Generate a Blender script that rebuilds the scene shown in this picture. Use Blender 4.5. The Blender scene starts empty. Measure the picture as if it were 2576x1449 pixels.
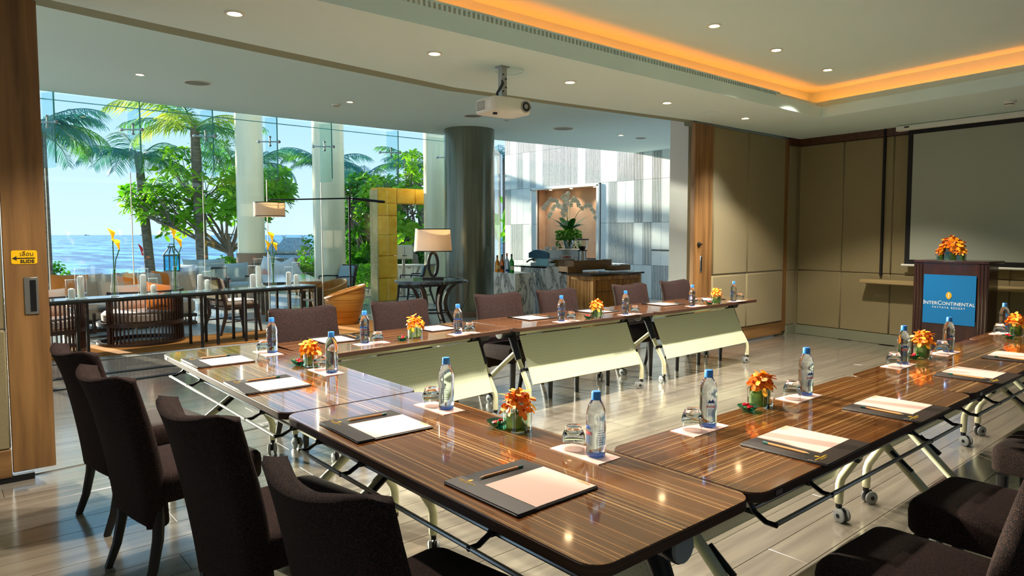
import bpy, bmesh, math, random
from mathutils import Vector, Matrix, Euler
random.seed(7)
R = math.radians; PI = math.pi
sc = bpy.context.scene; COL = sc.collection
# ---------------------------------------------------------------- camera
PX, PY0, FP, PITCH, EYE = 1330.0, 590.0, 1729.13, R(3.65), 1.5
CY = PY0 + FP*math.tan(PITCH)
YAW = math.atan2((3305-PX)*math.cos(PITCH), FP)
FW = Vector((math.cos(YAW)*math.cos(PITCH), math.sin(YAW)*math.cos(PITCH), -math.sin(PITCH)))
RT = Vector((math.sin(YAW), -math.cos(YAW), 0)); UP = RT.cross(FW)
cam_d = bpy.data.cameras.new('camera'); cam = bpy.data.objects.new('camera', cam_d); COL.objects.link(cam)
cam_d.sensor_width = 36; cam_d.lens = 36*FP/2576
cam_d.shift_x = -(PX-1288)/2576; cam_d.shift_y = (CY-724.5)/2576
cam_d.clip_start = .05; cam_d.clip_end = 20000
m = Matrix((RT, UP, -FW)).transposed().to_4x4(); m.translation = Vector((0, 0, EYE)); cam.matrix_world = m
sc.camera = cam
# ---------------------------------------------------------------- view, world, sun
sc.view_settings.view_transform = 'Standard'; sc.view_settings.look = 'None'
sc.view_settings.gamma = 1; sc.view_settings.use_curve_mapping = False
sc.view_settings.exposure = 1.12
SKY = .74
w = bpy.data.worlds.new('sky'); sc.world = w; w.use_nodes = True
nt = w.node_tree; nt.nodes.clear()
wo = nt.nodes.new('ShaderNodeOutputWorld'); bg = nt.nodes.new('ShaderNodeBackground')
tc = nt.nodes.new('ShaderNodeTexCoord'); sp = nt.nodes.new('ShaderNodeSeparateXYZ'); cr = nt.nodes.new('ShaderNodeValToRGB')
nt.links.new(tc.outputs['Generated'], sp.inputs[0]); nt.links.new(sp.outputs['Z'], cr.inputs[0])
def lin(c): return tuple(((v/255+.055)/1.055)**2.4 if v > 10 else v/255/12.92 for v in c)
def L4(r, g, b): return lin((r, g, b)) + (1,)
e = cr.color_ramp.elements
e[0].position = 0.0; e[0].color = L4(200, 218, 232); e[1].position = 1.0; e[1].color = L4(80, 140, 205)
for p, c in ((.05, (194, 217, 236)), (.16, (168, 205, 236)), (.35, (136, 188, 232))):
    q = cr.color_ramp.elements.new(p); q.color = L4(*c)
nt.links.new(cr.outputs[0], bg.inputs[0]); bg.inputs[1].default_value = SKY; nt.links.new(bg.outputs[0], wo.inputs[0])
sd = bpy.data.lights.new('sun', 'SUN'); sd.energy = 8.0; sd.angle = R(1.8); sd.color = (1.0, .88, .70)
sun = bpy.data.objects.new('sun', sd); COL.objects.link(sun)
ELEV = R(12.5); az = Vector((-.23, .97, 0)).normalized()
sdir = az*math.cos(ELEV) + Vector((0, 0, math.sin(ELEV)))
sun.rotation_euler = sdir.to_track_quat('Z', 'Y').to_euler(); sun.location = sdir*60
try: sc.cycles.transparent_max_bounces = 24; sc.cycles.max_bounces = 14; sc.cycles.transmission_bounces = 12; sc.cycles.caustics_reflective = False; sc.cycles.sample_clamp_indirect = 6
except Exception: pass
def ray(px, py): return FW + RT*((px-PX)/FP) - UP*((py-CY)/FP)
def at(px, py, z=0.0):
    r = ray(px, py); t = (z-EYE)/r.z; return Vector((r.x*t, r.y*t, z))
def atd(px, py, d):
    r = ray(px, py); t = d/(r.x*math.cos(YAW)+r.y*math.sin(YAW)); return Vector((0, 0, EYE)) + r*t
def aty(px, py, y0):
    r = ray(px, py); t = y0/r.y; return Vector((0, 0, EYE)) + r*t
def atx(px, py, x0):
    r = ray(px, py); t = x0/r.x; return Vector((0, 0, EYE)) + r*t
# ---------------------------------------------------------------- materials
MATS = {}
def node(t, typ, **kw):
    n = t.nodes.new(typ)
    for k, v in kw.items(): setattr(n, k, v)
    return n
def mat(name, col, rough=.5, metal=0, spec=.5, coat=0, trans=0, ior=1.45, sheen=0, emit=None, estr=0, alpha=None, sub=0, bump=None, var=None):
    """plain principled; bump=(scale, strength); var=(scale, dark colour, detail stretch)"""
    m = bpy.data.materials.new(name); m.use_nodes = True; t = m.node_tree; b = t.nodes['Principled BSDF']
    b.inputs['Base Color'].default_value = L4(*col); b.inputs['Roughness'].default_value = rough; b.inputs['Metallic'].default_value = metal
    b.inputs['Specular IOR Level'].default_value = spec; b.inputs['Coat Weight'].default_value = coat; b.inputs['Coat Roughness'].default_value = .08
    b.inputs['Transmission Weight'].default_value = trans; b.inputs['IOR'].default_value = ior; b.inputs['Sheen Weight'].default_value = sheen
    if emit: b.inputs['Emission Color'].default_value = L4(*emit); b.inputs['Emission Strength'].default_value = estr
    if sub: b.inputs['Subsurface Weight'].default_value = sub
    if var or bump: c = node(t, 'ShaderNodeTexCoord')
    if var:
        n = node(t, 'ShaderNodeTexNoise'); n.inputs['Scale'].default_value = var[0]; n.inputs['Detail'].default_value = 4
        src = c.outputs['Object']
        if len(var) > 2:
            mp = node(t, 'ShaderNodeMapping'); mp.inputs['Scale'].default_value = var[2]; t.links.new(src, mp.inputs[0]); src = mp.outputs[0]
        t.links.new(src, n.inputs['Vector'])
        r = node(t, 'ShaderNodeValToRGB'); r.color_ramp.elements[0].position = .32; r.color_ramp.elements[1].position = .68
        r.color_ramp.elements[0].color = L4(*var[1]); r.color_ramp.elements[1].color = L4(*col)
        t.links.new(n.outputs[0], r.inputs[0]); t.links.new(r.outputs[0], b.inputs['Base Color'])
    if bump:
        n2 = node(t, 'ShaderNodeTexNoise'); n2.inputs['Scale'].default_value = bump[0]; n2.inputs['Detail'].default_value = 3
        t.links.new(c.outputs['Object'], n2.inputs['Vector'])
        bp = node(t, 'ShaderNodeBump'); bp.inputs['Strength'].default_value = bump[1]; bp.inputs['Distance'].default_value = .01
        t.links.new(n2.outputs[0], bp.inputs['Height']); t.links.new(bp.outputs[0], b.inputs['Normal'])
    MATS[name] = m; return m
def thin_glass(name, tint, refl=.06, rough=0.0):
    m = bpy.data.materials.new(name); m.use_nodes = True; t = m.node_tree; t.nodes.clear()
    o = node(t, 'ShaderNodeOutputMaterial'); mx = node(t, 'ShaderNodeMixShader'); tr = node(t, 'ShaderNodeBsdfTransparent'); gl = node(t, 'ShaderNodeBsdfGlossy')
    fr = node(t, 'ShaderNodeLayerWeight'); fr.inputs[0].default_value = .5
    tr.inputs[0].default_value = L4(*tint); gl.inputs['Roughness'].default_value = rough; gl.inputs['Color'].default_value = (1, 1, 1, 1)
    pw = node(t, 'ShaderNodeMath', operation='POWER'); pw.inputs[1].default_value = 5.0
    ml = node(t, 'ShaderNodeMath', operation='MULTIPLY_ADD'); ml.inputs[1].default_value = .75; ml.inputs[2].default_value = refl
    t.links.new(fr.outputs['Facing'], pw.inputs[0]); t.links.new(pw.outputs[0], ml.inputs[0]); t.links.new(ml.outputs[0], mx.inputs[0])
    t.links.new(tr.outputs[0], mx.inputs[1]); t.links.new(gl.outputs[0], mx.inputs[2]); t.links.new(mx.outputs[0], o.inputs[0])
    MATS[name] = m; return m
def grain(name, c0, c1, scale=(1.2, 22, 22), rough=.35, coat=0, per_object=.0, bump=.05, cior=1.5, crough=.06, nscale=1.0, detail=6, stripes=None, c2=None, refl_blue=None):
    """wood with its grain along the object's x axis (or stretched by scale)"""
    m = bpy.data.materials.new(name); m.use_nodes = True; t = m.node_tree; b = t.nodes['Principled BSDF']
    c = node(t, 'ShaderNodeTexCoord'); mp = node(t, 'ShaderNodeMapping'); mp.inputs['Scale'].default_value = scale
    t.links.new(c.outputs['Object'], mp.inputs[0])
    oi = node(t, 'ShaderNodeObjectInfo')
    ad = node(t, 'ShaderNodeVectorMath', operation='ADD'); sclr = node(t, 'ShaderNodeMath', operation='MULTIPLY'); sclr.inputs[1].default_value = 37.0
    t.links.new(oi.outputs['Random'], sclr.inputs[0]); t.links.new(mp.outputs[0], ad.inputs[0]); t.links.new(sclr.outputs[0], ad.inputs[1])
    n = node(t, 'ShaderNodeTexNoise'); n.inputs['Scale'].default_value = nscale; n.inputs['Detail'].default_value = detail; n.inputs['Distortion'].default_value = .3
    t.links.new(ad.outputs[0], n.inputs['Vector'])
    r = node(t, 'ShaderNodeValToRGB'); r.color_ramp.elements[0].position = .3; r.color_ramp.elements[1].position = .7
    r.color_ramp.elements[0].color = L4(*c0); r.color_ramp.elements[1].color = L4(*c1)
    t.links.new(n.outputs[0], r.inputs[0]); out = r.outputs[0]
    if stripes:
        mp2 = node(t, 'ShaderNodeMapping'); mp2.inputs['Scale'].default_value = stripes[0]
        t.links.new(c.outputs['Object'], mp2.inputs[0])
        ad2 = node(t, 'ShaderNodeVectorMath', operation='ADD'); t.links.new(mp2.outputs[0], ad2.inputs[0]); t.links.new(sclr.outputs[0], ad2.inputs[1])
        n3 = node(t, 'ShaderNodeTexNoise'); n3.inputs['Scale'].default_value = 1; n3.inputs['Detail'].default_value = 5; n3.inputs['Roughness'].default_value = .7
        t.links.new(ad2.outputs[0], n3.inputs['Vector'])
        r3 = node(t, 'ShaderNodeValToRGB'); r3.color_ramp.elements[0].position = stripes[1]; r3.color_ramp.elements[0].color = (0, 0, 0, 1)
        r3.color_ramp.elements[1].position = stripes[1]+.05; r3.color_ramp.elements[1].color = (1, 1, 1, 1)
        t.links.new(n3.outputs[0], r3.inputs[0])
        mix = node(t, 'ShaderNodeMix', data_type='RGBA'); mix.inputs[7].default_value = L4(*c2)
        t.links.new(r3.outputs[0], mix.inputs[0]); t.links.new(out, mix.inputs[6]); out = mix.outputs[2]
    if per_object:
        hs = node(t, 'ShaderNodeHueSaturation'); mr = node(t, 'ShaderNodeMapRange'); mr.inputs[3].default_value = 1-per_object; mr.inputs[4].default_value = 1+per_object
        t.links.new(oi.outputs['Random'], mr.inputs[0]); t.links.new(mr.outputs[0], hs.inputs['Value']); t.links.new(out, hs.inputs['Color']); out = hs.outputs[0]
    t.links.new(out, b.inputs['Base Color']); b.inputs['Roughness'].default_value = rough; b.inputs['Coat Weight'].default_value = coat; b.inputs['Coat Roughness'].default_value = crough; b.inputs['Coat IOR'].default_value = cior
    if bump:
        bp = node(t, 'ShaderNodeBump'); bp.inputs['Strength'].default_value = bump; bp.inputs['Distance'].default_value = .004
        t.links.new(n.outputs[0], bp.inputs['Height']); t.links.new(bp.outputs[0], b.inputs['Normal'])
    MATS[name] = m; return m
def fabric(name, col, speck, dens=.62, sc_=420, rough=.95, sheen=.3, bump=.3):
    m = bpy.data.materials.new(name); m.use_nodes = True; t = m.node_tree; b = t.nodes['Principled BSDF']
    c = node(t, 'ShaderNodeTexCoord'); n = node(t, 'ShaderNodeTexNoise'); n.inputs['Scale'].default_value = sc_; n.inputs['Detail'].default_value = 2
    t.links.new(c.outputs['Object'], n.inputs['Vector'])
    r = node(t, 'ShaderNodeValToRGB'); r.color_ramp.elements[0].position = dens-.12; r.color_ramp.elements[1].position = dens+.06
    r.color_ramp.elements[0].color = L4(*col); r.color_ramp.elements[1].color = L4(*speck)
    t.links.new(n.outputs[0], r.inputs[0]); t.links.new(r.outputs[0], b.inputs['Base Color'])
    b.inputs['Roughness'].default_value = rough; b.inputs['Sheen Weight'].default_value = sheen; b.inputs['Specular IOR Level'].default_value = .2
    bp = node(t, 'ShaderNodeBump'); bp.inputs['Strength'].default_value = bump; bp.inputs['Distance'].default_value = .003
    t.links.new(n.outputs[0], bp.inputs['Height']); t.links.new(bp.outputs[0], b.inputs['Normal'])
    MATS[name] = m; return m
def marble(name, base, vein, scale=3.0, rough=.2):
    m = bpy.data.materials.new(name); m.use_nodes = True; t = m.node_tree; b = t.nodes['Principled BSDF']
    c = node(t, 'ShaderNodeTexCoord'); mp = node(t, 'ShaderNodeMapping'); mp.inputs['Rotation'].default_value = (.4, .7, .5); mp.inputs['Scale'].default_value = (1, 1, .45)
    t.links.new(c.outputs['Object'], mp.inputs[0])
    n = node(t, 'ShaderNodeTexNoise'); n.inputs['Scale'].default_value = scale; n.inputs['Detail'].default_value = 8; n.inputs['Distortion'].default_value = 1.6; n.inputs['Roughness'].default_value = .6
    t.links.new(mp.outputs[0], n.inputs['Vector'])
    r = node(t, 'ShaderNodeValToRGB'); el = r.color_ramp.elements; el[0].position = .43; el[0].color = L4(*base); el[1].position = .57; el[1].color = L4(*base)
    k = el.new(.5); k.color = L4(*vein); k = el.new(.48); k.color = L4(*[int(a*.85) for a in base]); k = el.new(.525); k.color = L4(*[int(a*.8) for a in base])
    t.links.new(n.outputs[0], r.inputs[0]); t.links.new(r.outputs[0], b.inputs['Base Color']); b.inputs['Roughness'].default_value = rough
    MATS[name] = m; return m
def leafmat(name, c0, c1, trans=.35, scale=1.5, rough=.4):
    m = bpy.data.materials.new(name); m.use_nodes = True; t = m.node_tree; b = t.nodes['Principled BSDF']; o = t.nodes['Material Output']
    c = node(t, 'ShaderNodeTexCoord'); n = node(t, 'ShaderNodeTexNoise'); n.inputs['Scale'].default_value = scale; n.inputs['Detail'].default_value = 5
    t.links.new(c.outputs['Object'], n.inputs['Vector'])
    r = node(t, 'ShaderNodeValToRGB'); r.color_ramp.elements[0].position = .35; r.color_ramp.elements[1].position = .65
    r.color_ramp.elements[0].color = L4(*c0); r.color_ramp.elements[1].color = L4(*c1)
    t.links.new(n.outputs[0], r.inputs[0]); t.links.new(r.outputs[0], b.inputs['Base Color']); b.inputs['Roughness'].default_value = rough
    tl = node(t, 'ShaderNodeBsdfTranslucent'); t.links.new(r.outputs[0], tl.inputs[0]); mx = node(t, 'ShaderNodeMixShader'); mx.inputs[0].default_value = trans
    t.links.new(b.outputs[0], mx.inputs[1]); t.links.new(tl.outputs[0], mx.inputs[2]); t.links.new(mx.outputs[0], o.inputs[0])
    MATS[name] = m; return m
# ---------------------------------------------------------------- mesh builder
class MB:
    def __init__(s): s.v = []; s.f = []
    def add(s, vs, fs, M=None):
        o = len(s.v)
        s.v += [tuple(M @ Vector(v)) for v in vs] if M is not None else [tuple(v) for v in vs]
        s.f += [tuple(i+o for i in f) for f in fs]; return s
    def box(s, c, d, M=None, ch=0.0):
        x, y, z = d[0]/2, d[1]/2, d[2]/2
        T = Matrix.Translation(Vector(c)); T = T if M is None else M @ T
        if ch <= 0:
            vs = [(sx*x, sy*y, sz*z) for sx in (-1, 1) for sy in (-1, 1) for sz in (-1, 1)]
            return s.add(vs, [(0, 1, 3, 2), (4, 6, 7, 5), (0, 4, 5, 1), (2, 3, 7, 6), (0, 2, 6, 4), (1, 5, 7, 3)], T)
        ch = min(ch, x*.99, y*.99, z*.99)
        vs = []; ix = {}
        for sx in (-1, 1):
            for sy in (-1, 1):
                for sz in (-1, 1):
                    for a in range(3):
                        p = [sx*(x-ch), sy*(y-ch), sz*(z-ch)]; p[a] += (sx, sy, sz)[a]*ch
                        ix[(sx, sy, sz, a)] = len(vs); vs.append(p)
        fs = []
        for a in range(3):
            b, c2 = (a+1) % 3, (a+2) % 3
            for sg in (-1, 1):
                q = []
                for u, v in ((-1, -1), (1, -1), (1, 1), (-1, 1)):
                    k = [0, 0, 0]; k[a] = sg; k[b] = u; k[c2] = v; q.append(ix[(k[0], k[1], k[2], a)])
                fs.append(tuple(q if sg > 0 else q[::-1]))
            for u in (-1, 1):
                for v in (-1, 1):  # edge parallel to a, between faces b and c2
                    k0 = [0, 0, 0]; k0[b] = u; k0[c2] = v; k1 = k0[:]; k0[a] = -1; k1[a] = 1
                    q = [ix[(*k0, b)], ix[(*k1, b)], ix[(*k1, c2)], ix[(*k0, c2)]]
                    fs.append(tuple(q if u*v < 0 else q[::-1]))
        for sx in (-1, 1):
            for sy in (-1, 1):
                for sz in (-1, 1):
                    q = [ix[(sx, sy, sz, 0)], ix[(sx, sy, sz, 1)], ix[(sx, sy, sz, 2)]]
                    fs.append(tuple(q if sx*sy*sz > 0 else q[::-1]))
        return s.add(vs, fs, T)
    def lathe(s, prof, n=20, M=None, cap=True):
        vs = []; fs = []; k = len(prof)
        for r, z in prof:
            for i in range(n):
                a = 2*PI*i/n; vs.append((r*math.cos(a), r*math.sin(a), z))
        for j in range(k-1):
            for i in range(n):
                i2 = (i+1) % n; fs.append((j*n+i, j*n+i2, (j+1)*n+i2, (j+1)*n+i))
        if cap:
            if prof[0][0] > 1e-5: fs.append(tuple(range(n))[::-1])
            if prof[-1][0] > 1e-5: fs.append(tuple((k-1)*n+i for i in range(n)))
        return s.add(vs, fs, M)
    def tube(s, pts, r, n=8, cap=True, closed=False, M=None, flat=1.0):
        pts = [Vector(p) for p in pts]; k = len(pts); rr = r if isinstance(r, (list, tuple)) else [r]*k
        vs = []; fs = []; prev = None
        for j in range(k):
            if closed: t = pts[(j+1) % k]-pts[j-1]
            else: t = pts[min(j+1, k-1)]-pts[max(j-1, 0)]
            t.normalize()
            if prev is None:
                u = t.cross(Vector((0, 0, 1)))
                if u.length < 1e-3: u = t.cross(Vector((0, 1, 0)))
            else: u = prev - t*prev.dot(t)
            u.normalize(); prev = u; v = t.cross(u)
            for i in range(n):
                a = 2*PI*i/n; vs.append(pts[j] + u*(math.cos(a)*rr[j]) + v*(math.sin(a)*rr[j]*flat))
        for j in range(k if closed else k-1):
            j2 = (j+1) % k
            for i in range(n):
                i2 = (i+1) % n; fs.append((j*n+i, j*n+i2, j2*n+i2, j2*n+i))
        if cap and not closed: fs.append(tuple(range(n))[::-1]); fs.append(tuple((k-1)*n+i for i in range(n)))
        return s.add(vs, fs, M)
    def loft(s, rings, cap=True, M=None):
        n = len(rings[0]); vs = [p for r in rings for p in r]; fs = []
        for j in range(len(rings)-1):
            for i in range(n):
                i2 = (i+1) % n; fs.append((j*n+i, j*n+i2, (j+1)*n+i2, (j+1)*n+i))
        if cap: fs.append(tuple(range(n))[::-1]); fs.append(tuple((len(rings)-1)*n+i for i in range(n)))
        return s.add(vs, fs, M)
    def prism(s, poly, z0, z1, M=None, ch=0.0):
        if ch:
            cx = sum(p[0] for p in poly)/len(poly); cy = sum(p[1] for p in poly)/len(poly)
            mx = max(max(abs(p[0]-cx) for p in poly), 1e-4); my = max(max(abs(p[1]-cy) for p in poly), 1e-4)
            ins = [(cx+(p[0]-cx)*(1-ch/mx), cy+(p[1]-cy)*(1-ch/my)) for p in poly]
            return s.loft([[(*p, z0) for p in ins], [(*p, z0+ch) for p in poly], [(*p, z1-ch) for p in poly], [(*p, z1) for p in ins]], True, M)
        return s.loft([[(*p, z0) for p in poly], [(*p, z1) for p in poly]], True, M)
    def sheet(s, fn, nu, nv, M=None, th=0.0):
        vs = [fn(i/nu, j/nv) for j in range(nv+1) for i in range(nu+1)]
        fs = [(j*(nu+1)+i, j*(nu+1)+i+1, (j+1)*(nu+1)+i+1, (j+1)*(nu+1)+i) for j in range(nv) for i in range(nu)]
        return s.add(vs, fs, M)
    def mesh(s, name, smooth=40):
        me = bpy.data.meshes.new(name); me.from_pydata(s.v, [], s.f); me.validate(); me.update()
        if smooth:
            me.shade_smooth(); me.set_sharp_from_angle(angle=R(smooth))
        return me
def rrect(w, d, r, n=4, cx=0, cy=0):
    out = []
    for qx, qy, a0 in ((1, 1, 0), (-1, 1, 90), (-1, -1, 180), (1, -1, 270)):
        for i in range(n+1):
            a = R(a0 + 90*i/n); out.append((cx+qx*(w/2-r)+r*math.cos(a), cy+qy*(d/2-r)+r*math.sin(a)))
    return out
def link(name, me, mt, parent=None, kind=None, label=None):
    o = bpy.data.objects.new(name, me); COL.objects.link(o)
    if mt is not None and len(me.materials) == 0: me.materials.append(MATS[mt] if isinstance(mt, str) else mt)
    if parent is not None: o.parent = parent
    if kind: o['kind'] = kind
    if label: o['label'] = label
    return o
def obj(name, mb, mt, parent=None, kind=None, label=None, smooth=40): return link(name, mb.mesh(name, smooth), mt, parent, kind, label)
def tag(o, label, cat, group=None):
    o['label'] = label; o['category'] = cat
    if group: o['group'] = group
    return o
def thing(name, label, cat, loc=(0, 0, 0), rz=0.0, group=None):
    o = bpy.data.objects.new(name, None); COL.objects.link(o); o.empty_display_size = .1
    o.location = loc; o.rotation_euler = (0, 0, rz); return tag(o, label, cat, group)
def dup(root, loc, rz=0.0, label=None, group=None, scale=None):
    r = root.copy(); COL.objects.link(r); r.location = loc; r.rotation_euler = (0, 0, rz)
    if label: r['label'] = label
    if group: r['group'] = group
    if scale: r.scale = scale
    for ch in list(root.children):
        c = ch.copy(); COL.objects.link(c); c.parent = r
        for g in list(ch.children):
            d = g.copy(); COL.objects.link(d); d.parent = c
    return r
def struct(name, mb, mt, parent=None, smooth=40): return obj(name, mb, mt, parent, 'structure' if parent is None else None, None, smooth)
def root_struct(name):
    o = bpy.data.objects.new(name, None); COL.objects.link(o); o['kind'] = 'structure'; return o
def frame2(p, q=None, ang=None):
    """matrix with origin p, x axis towards q (horizontal)"""
    a = math.atan2(q[1]-p[1], q[0]-p[0]) if ang is None else ang
    return Matrix.Translation(Vector(p)) @ Matrix.Rotation(a, 4, 'Z')
FONT_CACHE = {}
def text(name, s, size, mt, parent, M, ext=.0005, align='CENTER', bend=None, spacing=1.0, label=None, bold=0, cap=False):
    cu = bpy.data.curves.new(name, 'FONT'); cu.body = s; cu.size = size; cu.align_x = align; cu.align_y = 'CENTER'; cu.extrude = ext; cu.space_character = spacing; cu.resolution_u = 3; cu.offset = bold
    if cap: cu.small_caps_scale = .8
    o = bpy.data.objects.new(name, cu); COL.objects.link(o)
    if cap:
        for i, ch in enumerate(s): cu.body_format[i].use_small_caps = True
    bpy.context.view_layer.update()
    me = bpy.data.meshes.new_from_object(o.evaluated_get(bpy.context.evaluated_depsgraph_get()))
    bpy.data.objects.remove(o); bpy.data.curves.remove(cu)
    if bend:
        for v in me.vertices:
            a = v.co.x/bend; r = bend + v.co.z; v.co = Vector((r*math.sin(a), -r*math.cos(a), v.co.y))
    me.transform(M); return link(name, me, mt, parent, None, label)
# ---------------------------------------------------------------- material list
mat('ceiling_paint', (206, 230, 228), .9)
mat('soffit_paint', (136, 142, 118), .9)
mat('white_paint', (226, 228, 224), .6)
mat('joint', (52, 46, 38), .8)
grain('floor_wood', (106, 100, 90), (138, 130, 116), (1.0, 16, 16), .26, 1.0, .07, .02, crough=.14)
grain('lounge_floor', (178, 174, 162), (204, 199, 186), (1.0, 10, 10), .3, .5, .05, .02)
grain('oak', (92, 62, 32), (144, 106, 62), (16, 16, .9), .45, 0, .05, .05)
grain('oak_flat', (92, 62, 32), (144, 106, 62), (.9, 16, 16), .45, 0, .05, .05)
grain('dark_trim', (58, 34, 16), (86, 54, 28), (1, 20, 20), .4)
fabric('wall_fabric', (118, 108, 78), (142, 130, 98), .5, 420, sheen=.1)
mat('baseboard', (120, 124, 104), .5)
mat('tile', (238, 242, 240), .22, var=(1.6, (226, 234, 233)))
mat('tile_groove', (84, 76, 70), .7)
mat('niche', (206, 174, 142), .6, var=(2.5, (188, 152, 120)))
mat('metal_column', (120, 124, 108), .22, metal=.4, var=(3, (106, 112, 100), (12, 12, .4)))
mat('cream_column', (250, 240, 204), .18, var=(1.2, (244, 232, 192), (3, 3, .5)))
mat('brown_stone', (148, 120, 98), .7)
mat('led', (255, 150, 40), .5, emit=(255, 124, 38), estr=7)
mat('lamp_glow', (255, 225, 180), .5, emit=(255, 214, 160), estr=14); mat('bulb_glow', (255, 225, 190), .5, emit=(255, 214, 170), estr=3)
mat('black_metal', (26, 27, 29), .4, metal=.3)
mat('black_plastic', (18, 22, 28), .35)
mat('chrome', (200, 202, 204), .15, metal=1)
mat('steel', (168, 170, 166), .35, metal=.9)
mat('white_plastic', (214, 216, 206), .4)
mat('grey_grille', (128, 130, 122), .7)
mat('screen_cloth', (150, 156, 142), .9)
mat('screen_black', (16, 15, 15), .8)
thin_glass('pane_glass', (246, 251, 250), .028)
thin_glass('fin_glass', (232, 246, 244), .012)
mat('glass_edge', (110, 190, 184), .15, trans=.4)
mat('carpet', (200, 134, 58), .97, var=(140, (164, 104, 38)), bump=(300, .5))
mat('yellow', (250, 196, 16), .4); mat('ink', (24, 24, 22), .6)
# ---------------------------------------------------------------- floors
Z0 = -.012
fl = struct('floor', MB().box((3.8, 3.5, -.06), (13.2, 12.1, .1)), 'joint')
fl.location.z = 0
plk = MB().box((0, 0, -.005), (2.398, .1965, .01), ch=.0006).mesh('plank', 30); plk.materials.append(MATS['floor_wood'])
for j in range(49):
    y = -.25 + .2*j
    off = (j*.83) % 2.4
    for i in range(-1, 5):
        x = -.9 + off + 2.4*i
        if x+1.2 < -.9 or x-1.2 > 10.3: continue
        if y > 5.2 or x < 10.4: link('plank', plk, None, fl).location = (x, y, 0)
fl2 = struct('floor_lounge', MB().box((5.5, 13.8, -.06), (18, 8.5, .1)), 'joint')
plk2 = MB().box((0, 0, -.005), (2.998, .396, .01), ch=.0008).mesh('plank', 30); plk2.materials.append(MATS['lounge_floor'])
for j in range(21):
    y = 9.75 + .4*j
    for i in range(-1, 6):
        x = -1.0 + (j*1.1) % 3 + 3*i
        if x-1.5 < 14: link('plank', plk2, None, fl2).location = (x, y, 0)
# threshold strips let into the floor
def strip(name, a, b, w_, mt):
    a, b = at(*a), at(*b); d = (b-a).length + 1.5; mid = (a+b)/2
    M = frame2((mid.x, mid.y, 0), (mid.x+b.x-a.x, mid.y+b.y-a.y))
    return struct(name, MB().box((0, 0, .004), (d, w_, .012), M), mt)
strip('trim_1', (115, 985), (451, 939), .07, 'black_metal'); strip('trim_2', (115, 958), (438, 920), .08, 'black_metal')
a_, b_ = at(95, 1197), at(255, 1158)
M = frame2((a_.x-.6, a_.y, 0), (b_.x, b_.y)); struct('trim_3', MB().box((4.2, 0, .002), (9.6, .02, .008), M), 'steel')
# carpet of the lounge
ce = [at(216, 900), at(640, 864), at(905, 838)]
y0 = lambda x: ce[0].y + (x-ce[0].x)*(ce[2].y-ce[0].y)/(ce[2].x-ce[0].x)
cp = obj('carpet', MB().prism([(-.6, y0(-.6)), (5.7, y0(5.7)), (5.9, 10.75), (-.6, 10.85)], 0, .012), 'carpet')
tag(cp, 'large orange carpet under the slatted armchairs and console', 'carpet')
# ---------------------------------------------------------------- ceilings
HC, HL, HU = 2.92, 3.43, 3.30
top = [(-60, -42), (125.6, 0), (400, 61), (640, 113), (880, 164), (1143, 220), (1342, 248.4), (1520, 273), (1745, 303)]
bot = [(-60, -18), (70, 13), (400, 84.3), (640, 134), (880, 182.6), (1122, 231), (1342, 259.6), (1520, 283), (1745, 313)]
tp = [at(*p, HC) for p in top]; bp_ = [at(*p, HC) for p in bot]
cA = MB()
poly = [(-4, 4.10), (8.27, 4.02), (8.27, 5.15), (10.4, 5.30), (tp[-1].x, tp[-1].y)] + [(p.x, p.y) for p in tp[-2::-1]] + [(-4, tp[0].y-.05)]
cA.prism([(-4, 4.10)] + [(8.27, 4.02)] + [(10.4, 4.02), (10.4, 5.2), (9.7, 5.13)] + [(p.x, p.y) for p in tp[::-1]] + [(-4, tp[0].y)], HC, 3.05)
cA.prism([(8.27, 4.021), (7.15, -3), (10.4, -3), (10.4, 4.021)], HC, 3.05)
cl = struct('ceiling', cA, 'ceiling_paint', smooth=0)
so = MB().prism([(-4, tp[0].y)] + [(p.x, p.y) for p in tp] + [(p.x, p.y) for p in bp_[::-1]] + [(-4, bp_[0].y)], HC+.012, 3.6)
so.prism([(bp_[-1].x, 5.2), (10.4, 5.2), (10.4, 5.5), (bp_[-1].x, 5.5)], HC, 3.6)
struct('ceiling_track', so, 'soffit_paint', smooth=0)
up = MB()
up.prism([(-4, -3), (7.35, -3), (8.60, 4.33), (-4, 4.42)], HU, HU+.1)
up.prism([(-4, 4.42), (8.62, 4.33), (8.75, 4.48), (-4, 4.55)], 3.05, 3.5); up.prism([(8.60, 4.40), (7.32, -3), (7.5, -3), (8.75, 4.48)], 3.05, 3.5)
up.prism([(-4, 4.235), (8.42, 4.16), (8.42, 4.18), (-4, 4.255)], 3.05, 3.135); up.prism([(8.40, 4.18), (7.245, -3), (7.265, -3), (8.42, 4.18)], 3.05, 3.135)  # lips before the strips; the short-side one is added to limit spill
struct('ceiling_coffer', up, 'ceiling_paint', smooth=0)
e1, e2, e3 = at(80, 225, HL), at(1118, 340, HL), at(1605, 386, HL)
struct('ceiling_lounge', MB().prism([(-4, bp_[0].y-.02)] + [(p.x, p.y-.02) for p in bp_] + [(13.4, 5.4), (13.4, e3.y-.05), (e3.x, e3.y), (e2.x, e2.y), (at(505, 275, HL).x, at(505, 275, HL).y), (e1.x, e1.y), (-4, e1.y)], HL, HL+.3), 'ceiling_paint', smooth=0)
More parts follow.
